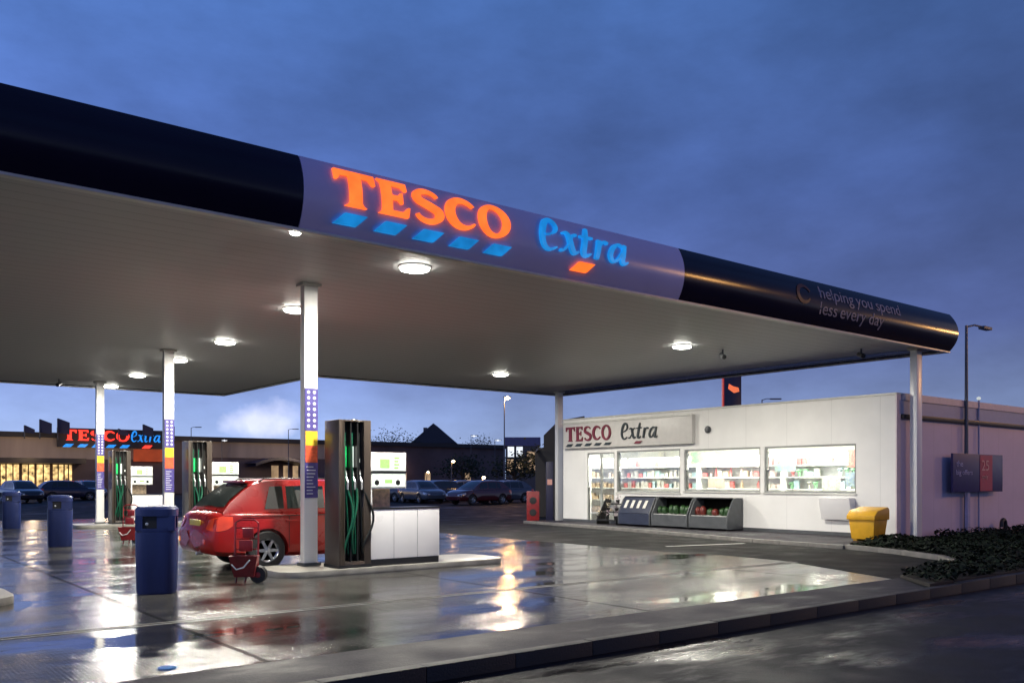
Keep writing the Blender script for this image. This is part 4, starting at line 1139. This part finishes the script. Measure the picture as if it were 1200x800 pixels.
street_lamp(0, 0, 9, .8, 'lit sodium street lamp by the road to the right', 'sodium', 1300, xy=(29.5, -2.8), rz=PI, z=-.12)
street_lamp(0, 0, 8.2, .8, 'farther lit sodium street lamp by the road to the right', 'sodium', 1300, xy=(43, 1.2), rz=PI, z=-.12)
a = thing('floodlight', 'slim pale pole with a small lit white light above the side wall', 'light', (25.2, 11.13, 0))
MB().tube([(0, 0, 0), (0, 0, 3.72)], .025).build('pole', 'bluefascia', a)
MB().lathe([(.001, -.06), (.05, -.03), (.055, .02), (.001, .05)], c=(0, 0, 3.77), n=14).build('lens', 'pale', a)
# promotion board on two posts
a = thing('promotion_board', 'navy promotion board with a red square in front of the side wall at the right', 'sign', (24.8, 10.98, .0), 0)
MB().box(-1.47, 1.47, -.03, .03, 1.20, 2.22).build('board', 'boardnavy', a, bevel=.008)
bd = a.children[0]
MB().box(.06, .80, -.040, -.0305, 1.22, 2.20).build('red_square', 'boardred', bd)
textmesh('the', .22, 'board_text', 'boardtext', bd, lambda x, y, z: (-1.3+x*1.3, -.036-z, 1.88+y))
words('big offers', .19, 'board_text', 'boardtext', bd, lambda x, y, z: (-1.32+x, -.036-z, 1.66+y), 1.35)
textmesh('25', .40, 'board_text', 'boardpink', bd, lambda x, y, z: (.12+x*1.2, -.046-z, 1.78+y))
textmesh('only', .17, 'board_text', 'boardpink', bd, lambda x, y, z: (.15+x*1.25, -.046-z, 1.56+y))
for xx in (-.42,): MB().box(xx-.07, xx+.07, .04, .12, 0, 2.15).build('post', 'boardtext', a)
v = thing('vent_pipe', 'black swan neck vent pipe standing against the side wall at the right', 'pipe', (26.2, 10.9, .0))
MB().tube([(.12, 0, 0), (.12, 0, .28)]+[(.12*math.cos(t_), 0, .28+.13*math.sin(t_)) for t_ in [PI*k/8 for k in range(9)]]+[(-.12, 0, .2)], .055, n=12).build('pipe', 'black', v)

# ------------------------------------------------------------------ the distant store
P0 = Vector(at(-90, 90)); P1 = Vector(at(592, 131)); dv = P1-P0; ang = math.atan2(dv.y, dv.x)
store = thing('supermarket_store', 'long dark supermarket with red lit rooftop lettering in the distance', 'building', (P0.x, P0.y, 0), ang)
tdir = dv.normalized(); LEN = dv.length
def fx(px):
    t = (px-600)/1036; r = Vector((U[0]*t+U[1], Vv[0]*t+Vv[1]))
    # P0 + s*tdir = k*r
    det = tdir.x*(-r.y)+r.x*tdir.y
    s = (-P0.x*(-r.y) - r.x*P0.y)/det  # solve
    return s
def fd(px):
    s = fx(px); p = P0+tdir*s; return U[1]*p.x+Vv[1]*p.y
def zz(px, py): return 1.5+(563-py)/1036*fd(px)
def facade(px0, px1, py_t, py_b, name, m, parent=store, y0=-.1, y1=0.):
    x0, x1 = fx(px0), fx(px1); d = (px0+px1)/2
    zt, zb = zz(d, py_t), zz(d, py_b)
    return MB().box(x0, x1, y0, y1, max(0, zb), zt).build(name, m, parent)
MB().box(0, LEN, 0.01, 30, 0, 6.2).build('main_walls', 'storewall', store)
MB().box(-.5, LEN+.3, -.5, 30.2, 6.2, 6.75).build('roof_edge', 'storedark', store)
MB().box(fx(-80), fx(200), -.12, 0, 3.9, 6.19).build('stone_band', 'stone', store)
MB().box(fx(240), fx(385), -.12, 0, 4.3, 6.19).build('stone_band', 'stone', store)
MB().box(fx(-80), fx(95), -3.2, -.13, 3.35, 3.9).build('entrance_canopy', 'storedark', store)
for (a_, b_) in ((-60, -40), (-34, -12), (-6, 6), (8, 22), (26, 40), (43, 58), (62, 74), (76, 84)):
    f_ = MB().box(fx(a_), fx(b_), -.10, -.02, .9, 3.25).build('window', 'warmwin', store)
    MB().box((fx(a_)+fx(b_))/2-.06, (fx(a_)+fx(b_))/2+.06, -.16, -.105, .9, 3.25).build('mullion', 'storedark', f_)
for (a_, b_) in ((318, 326), (332, 338), (343, 349)):
    MB().box(fx(a_), fx(b_), -.10, -.02, 1.0, 3.4).build('window', 'tanwin', store)
for (a_, b_) in ((440, 452), (470, 476), (498, 504), (545, 552)):
    MB().box(fx(a_), fx(b_), -.10, -.02, 1.0, 2.6).build('window', 'tanwin', store)
q = []
for k in range(13):
    s_ = k/12; q.append((fx(285)+(fx(352)-fx(285))*s_, -3.4+1.0*math.sin(PI*s_), 3.6+.75*math.sin(PI*s_)))
MB().grid([[(x_, -.13, z_) for x_, y_, z_ in q], [(x_, y_-1.2, z_) for x_, y_, z_ in q], [(x_, y_-1.2, z_-.35) for x_, y_, z_ in q], [(x_, -.13, z_-.35) for x_, y_, z_ in q]], close=False).build('curved_porch', 'banner', store)
sbx = fx(72); W_ = fx(150)-fx(72); W2 = fx(188)-fx(153)
for px_ in (-40, 30, 110, 230, 330):
    l = bpy.data.lights.new('facade_light', 'POINT'); l.energy = 200; l.color = (1, .72, .42); l.shadow_soft_size = .3
    o = bpy.data.objects.new('facade_light', l); COL.objects.link(o); o.parent = store; o.location = (fx(px_), -5.5, 4.6)
board = MB().box(sbx-.5, fx(190), -.6, -.25, 5.2, 7.3).build('sign_frame', 'storedark', store)
wordmark(lambda x, y, d: (sbx+x, -.75+d*.12, 5.95+y), W_, 1.15, fx(152)-sbx, W2, 'neonred', 'neonblue', 'neonblue', 'neonred', board, -.75, .35)
MB().box(fx(155), fx(192), -.70, -.61, 3.7, 5.1).build('orange_panel', 'brownneon', store)
for px, t_, b_ in ((35, 498, 510), (54, 491, 510), (75, 490, 511), (117, 502, 512), (145, 502, 513), (174, 497, 513), (199, 495, 514)):
    d = fd(px)-1; x, y = at(px, d); wpx = (5.5 if px not in (54, 75) else 6.5)/1036*d
    a = thing('rooftop_banner', 'dark slanted banner above the store roof, %s' % {35: 'smallest of the left three', 54: 'middle of the left three', 75: 'right of the left three', 117: 'smallest one over the red lettering', 145: 'over the last red letter', 174: 'over the blue lettering', 199: 'just behind the second column'}[px], 'banner', (x, y, 6.0), math.radians(-YAW), 'slanted banners above the store roof')
    h_ = (563-t_)/1036*d+1.5-6.0
    MB().extr([(-wpx, .7), (wpx, .5), (wpx, h_-.45), (-wpx, h_)], -.06, .06, 'y').build('flag', 'banner', a)
    MB().tube([(-wpx-.08, 0, 0), (-wpx-.08, 0, h_)], .07, n=8).build('mast', 'steel', a)
# lit building, house, extra wall
x, y = at(613, 112)
a = thing('small_lit_building', 'small two storey building with white lit windows left of the kiosk', 'building', (x, y, 0), math.radians(-YAW))
MB().box(-2.2, 2.0, 0, 8, 0, 5.9).build('walls', 'cabgrey', a)
MB().box(-2.4, 2.2, -.2, 8.2, 5.9, 7.0).build('roof', 'bluebuild', a)
for x0, x1, z0, z1, m_ in ((-1.95, -1.15, 4.5, 5.8, 'coolwin'), (-.85, -.05, 4.5, 5.8, 'coolwin'), (-2.0, -1.2, 2.6, 4.2, 'tanwin'), (-.9, 0, 2.6, 4.2, 'tanwin'), (.5, 1.6, 2.8, 5.2, 'tanwin')):
    f_ = MB().box(x0-.06, x1+.06, -.05, .0-.002, z0-.06, z1+.06).build('window', 'storedark', a)
    MB().box(x0, x1, -.08, -.052, z0, z1).build('pane', m_, f_)
x, y = at(508, 165)
a = thing('gable_roof_house', 'dark house whose pointed roof rises behind the long wall', 'house', (x, y, 0), math.radians(-YAW))
MB().box(-3.6, 3.6, 0, 9, 0, 8.6).build('walls', 'storewall', a)
MB().extr([(-4.3, 8.5), (4.3, 8.5), (0, 12.2)], -.4, 9.4, 'y').build('roof', 'roofslate', a)
MB().box(-2.2, -1.5, 3, 3.8, 9.6, 11.6).build('chimney', 'storewall', a)
# trees behind the store
def tree(px, d, h, r, label, n=900):
    x, y = at(px, d)
    a = thing('bare_tree', label, 'tree', (x, y, 0), 0, 'dark trees beyond the car park')
    tk = MB(); tk.tube([(0, 0, 0), (.1, 0, h*.4), (0, .1, h*.75)], [.25, .16, .07], n=8)
    tips = []
    for k in range(9):
        an = k*2.4; z = h*(.35+.05*k); e = Vector((math.cos(an)*r*.8, math.sin(an)*r*.8, z+h*.2)); tk.tube([(0, 0, z), tuple(e*.5+Vector((0, 0, z*.5))), tuple(e)], [.09, .05, .02], n=5); tips.append(e)
    tk.build('trunk', 'bark', a)
    cr = MB()
    for k in range(n):
        c_ = random.choice(tips)+Vector((random.gauss(0, r*.32), random.gauss(0, r*.32), random.gauss(0, h*.08)))
        d_ = Vector((random.uniform(-1, 1), random.uniform(-1, 1), random.uniform(-1, 1))).normalized()*.16; e_ = d_.orthogonal().normalized()*.1
        cr.add([c_-d_, c_+e_, c_+d_, c_-e_], [(0, 1, 2, 3)])
    cr.build('crown', 'treeleaf', a, smooth=False)
tree(455, 138, 9.0, 2.6, 'dark tree rising over the distant wall right of the nearest pump')
tree(475, 145, 8.3, 2.4, 'dark tree left of the pointed house roof')
tree(560, 140, 8.2, 2.2, 'dark tree behind the wall right of the pointed house roof')
tree(541, 90, 3.8, 1.8, 'small dark tree in the car park below the pointed roof')
tree(602, 80, 3.6, 1.7, 'small dark tree below the lit two storey building')
tree(640, 70, 4.2, 1.8, 'dark tree behind the jet wash screen')
# low hedge belt and hills
hb = MB()
for k in range(60):
    x0 = -40+k*7; hb.tube([(x0-60, 300+20*math.sin(k*.7), -1), (x0-60, 300+20*math.sin(k*.7), 4+1.5*math.sin(k*1.9))], [9, 4], n=8)
structure(hb, 'hills', 'storedark')

# ------------------------------------------------------------------ sky and light
W = bpy.data.worlds.new('World'); sc.world = W; W.use_nodes = True
N = W.node_tree.nodes; L = W.node_tree.links; bg = N['Background']
tc = N.new('ShaderNodeTexCoord'); sep = N.new('ShaderNodeSeparateXYZ'); L.new(tc.outputs['Generated'], sep.inputs[0])
def mth(op, a, b=None, c=None):
    q = N.new('ShaderNodeMath'); q.operation = op
    for k, v_ in enumerate((a, b, c)):
        if v_ is None: continue
        if hasattr(v_, 'links'): L.new(v_, q.inputs[k])
        else: q.inputs[k].default_value = v_
    return q.outputs[0]
cr = N.new('ShaderNodeValToRGB'); E_ = cr.color_ramp.elements
E_[0].position = 0.0; E_[0].color = (.40, .53, .82, 1); E_[1].position = 1.; E_[1].color = (.03, .07, .22, 1)
for p_, c_ in ((.07, (.28, .39, .72)), (.16, (.135, .20, .54)), (.30, (.084, .152, .445)), (.5, (.070, .165, .47)), (.75, (.045, .11, .34))):
    e = E_.new(p_); e.color = c_+(1,)
L.new(sep.outputs[2], cr.inputs[0])
# clouds: soft noise stretched along the horizon
mp = N.new('ShaderNodeMapping'); mp.inputs['Scale'].default_value = (1.4, 1.4, 2.6); mp.inputs['Location'].default_value = (3.1, .4, .2); L.new(tc.outputs['Generated'], mp.inputs[0])
nz = N.new('ShaderNodeTexNoise'); nz.inputs['Scale'].default_value = 2.1; nz.inputs['Detail'].default_value = 7; nz.inputs['Roughness'].default_value = .5; L.new(mp.outputs[0], nz.inputs['Vector'])
cm = N.new('ShaderNodeMapRange'); cm.inputs['From Min'].default_value = .34; cm.inputs['From Max'].default_value = .66; cm.inputs['To Min'].default_value = .74; cm.inputs['To Max'].default_value = 1.12; L.new(nz.outputs['Fac'], cm.inputs['Value'])
# darker towards the right of the view (away from the afterglow)
dx = mth('MULTIPLY_ADD', sep.outputs[0], U[0], mth('MULTIPLY', sep.outputs[1], Vv[0]))
az = N.new('ShaderNodeMapRange'); az.inputs['From Min'].default_value = -.5; az.inputs['From Max'].default_value = .55; az.inputs['To Min'].default_value = 1.18; az.inputs['To Max'].default_value = .58; L.new(dx, az.inputs['Value'])
mp2 = N.new('ShaderNodeMapping'); mp2.inputs['Scale'].default_value = (3., 3., 7.); mp2.inputs['Rotation'].default_value = (.35, .2, 0); L.new(tc.outputs['Generated'], mp2.inputs[0])
nz2 = N.new('ShaderNodeTexNoise'); nz2.inputs['Scale'].default_value = 2.4; nz2.inputs['Detail'].default_value = 9; nz2.inputs['Roughness'].default_value = .62; L.new(mp2.outputs[0], nz2.inputs['Vector'])
cm2 = N.new('ShaderNodeMapRange'); cm2.inputs['From Min'].default_value = .3; cm2.inputs['From Max'].default_value = .7; cm2.inputs['To Min'].default_value = .86; cm2.inputs['To Max'].default_value = 1.14; L.new(nz2.outputs['Fac'], cm2.inputs['Value'])
fac = mth('MULTIPLY', mth('MULTIPLY', cm.outputs[0], cm2.outputs[0]), az.outputs[0])
sk = N.new('ShaderNodeTexSky'); sk.sky_type = 'NISHITA'; sk.sun_disc = False; sk.sun_elevation = math.radians(1.0); sk.sun_rotation = math.radians(-75)
vm = N.new('ShaderNodeVectorMath'); vm.operation = 'SCALE'; L.new(cr.outputs[0], vm.inputs[0]); L.new(fac, vm.inputs['Scale'])
vs = N.new('ShaderNodeVectorMath'); vs.operation = 'SCALE'; L.new(sk.outputs[0], vs.inputs[0]); vs.inputs['Scale'].default_value = .01
# small bright cloud patch near the horizon
dirc = Vector((U[0]*(-.29)+U[1], Vv[0]*(-.29)+Vv[1], .068)).normalized()
cp = N.new('ShaderNodeVectorMath'); cp.operation = 'SUBTRACT'; L.new(tc.outputs['Generated'], cp.inputs[0]); cp.inputs[1].default_value = dirc
cs = N.new('ShaderNodeVectorMath'); cs.operation = 'MULTIPLY'; L.new(cp.outputs[0], cs.inputs[0]); cs.inputs[1].default_value = (27, 27, 60)
ns = N.new('ShaderNodeTexNoise'); ns.inputs['Scale'].default_value = 26; ns.inputs['Detail'].default_value = 6; L.new(tc.outputs['Generated'], ns.inputs['Vector'])
nv = N.new('ShaderNodeVectorMath'); nv.operation = 'LENGTH'; L.new(cs.outputs[0], nv.inputs[0])
cl = mth('SUBTRACT', mth('MULTIPLY', ns.outputs['Fac'], 2.6), nv.outputs['Value'])
cl = N_cl = mth('MAXIMUM', mth('MINIMUM', mth('MULTIPLY', cl, .9), 1.0), 0.0)
vc = N.new('ShaderNodeVectorMath'); vc.operation = 'SCALE'; vc.inputs[0].default_value = (.42, .36, .30); L.new(cl, vc.inputs['Scale'])
va = N.new('ShaderNodeVectorMath'); va.operation = 'ADD'; L.new(vm.outputs[0], va.inputs[0]); L.new(vs.outputs[0], va.inputs[1])
vb = N.new('ShaderNodeVectorMath'); vb.operation = 'ADD'; L.new(va.outputs[0], vb.inputs[0]); L.new(vc.outputs[0], vb.inputs[1])
L.new(vb.outputs[0], bg.inputs['Color']); bg.inputs['Strength'].default_value = 1.0

sun = bpy.data.lights.new('sun', 'SUN'); sun.energy = .03; sun.angle = math.radians(20); sun.color = (1, .85, .75)
so = bpy.data.objects.new('sun', sun); COL.objects.link(so); so.rotation_euler = (math.radians(80), 0, math.radians(75))

cam = bpy.data.cameras.new('camera'); co = bpy.data.objects.new('camera', cam); COL.objects.link(co)
co.location = (0, 0, 1.5); co.rotation_euler = (math.radians(90), 0, math.radians(-YAW))
cam.sensor_width = 36; cam.lens = 36*1036/1200; cam.shift_y = 163/1200; cam.clip_end = 3000; cam.clip_start = .05
sc.camera = co
sc.view_settings.view_transform = 'Standard'; sc.view_settings.look = 'None'; sc.view_settings.exposure = .14; sc.view_settings.gamma = 1
sc.cycles.use_denoising = True
sc.cycles.max_bounces = 8; sc.cycles.sample_clamp_indirect = 8
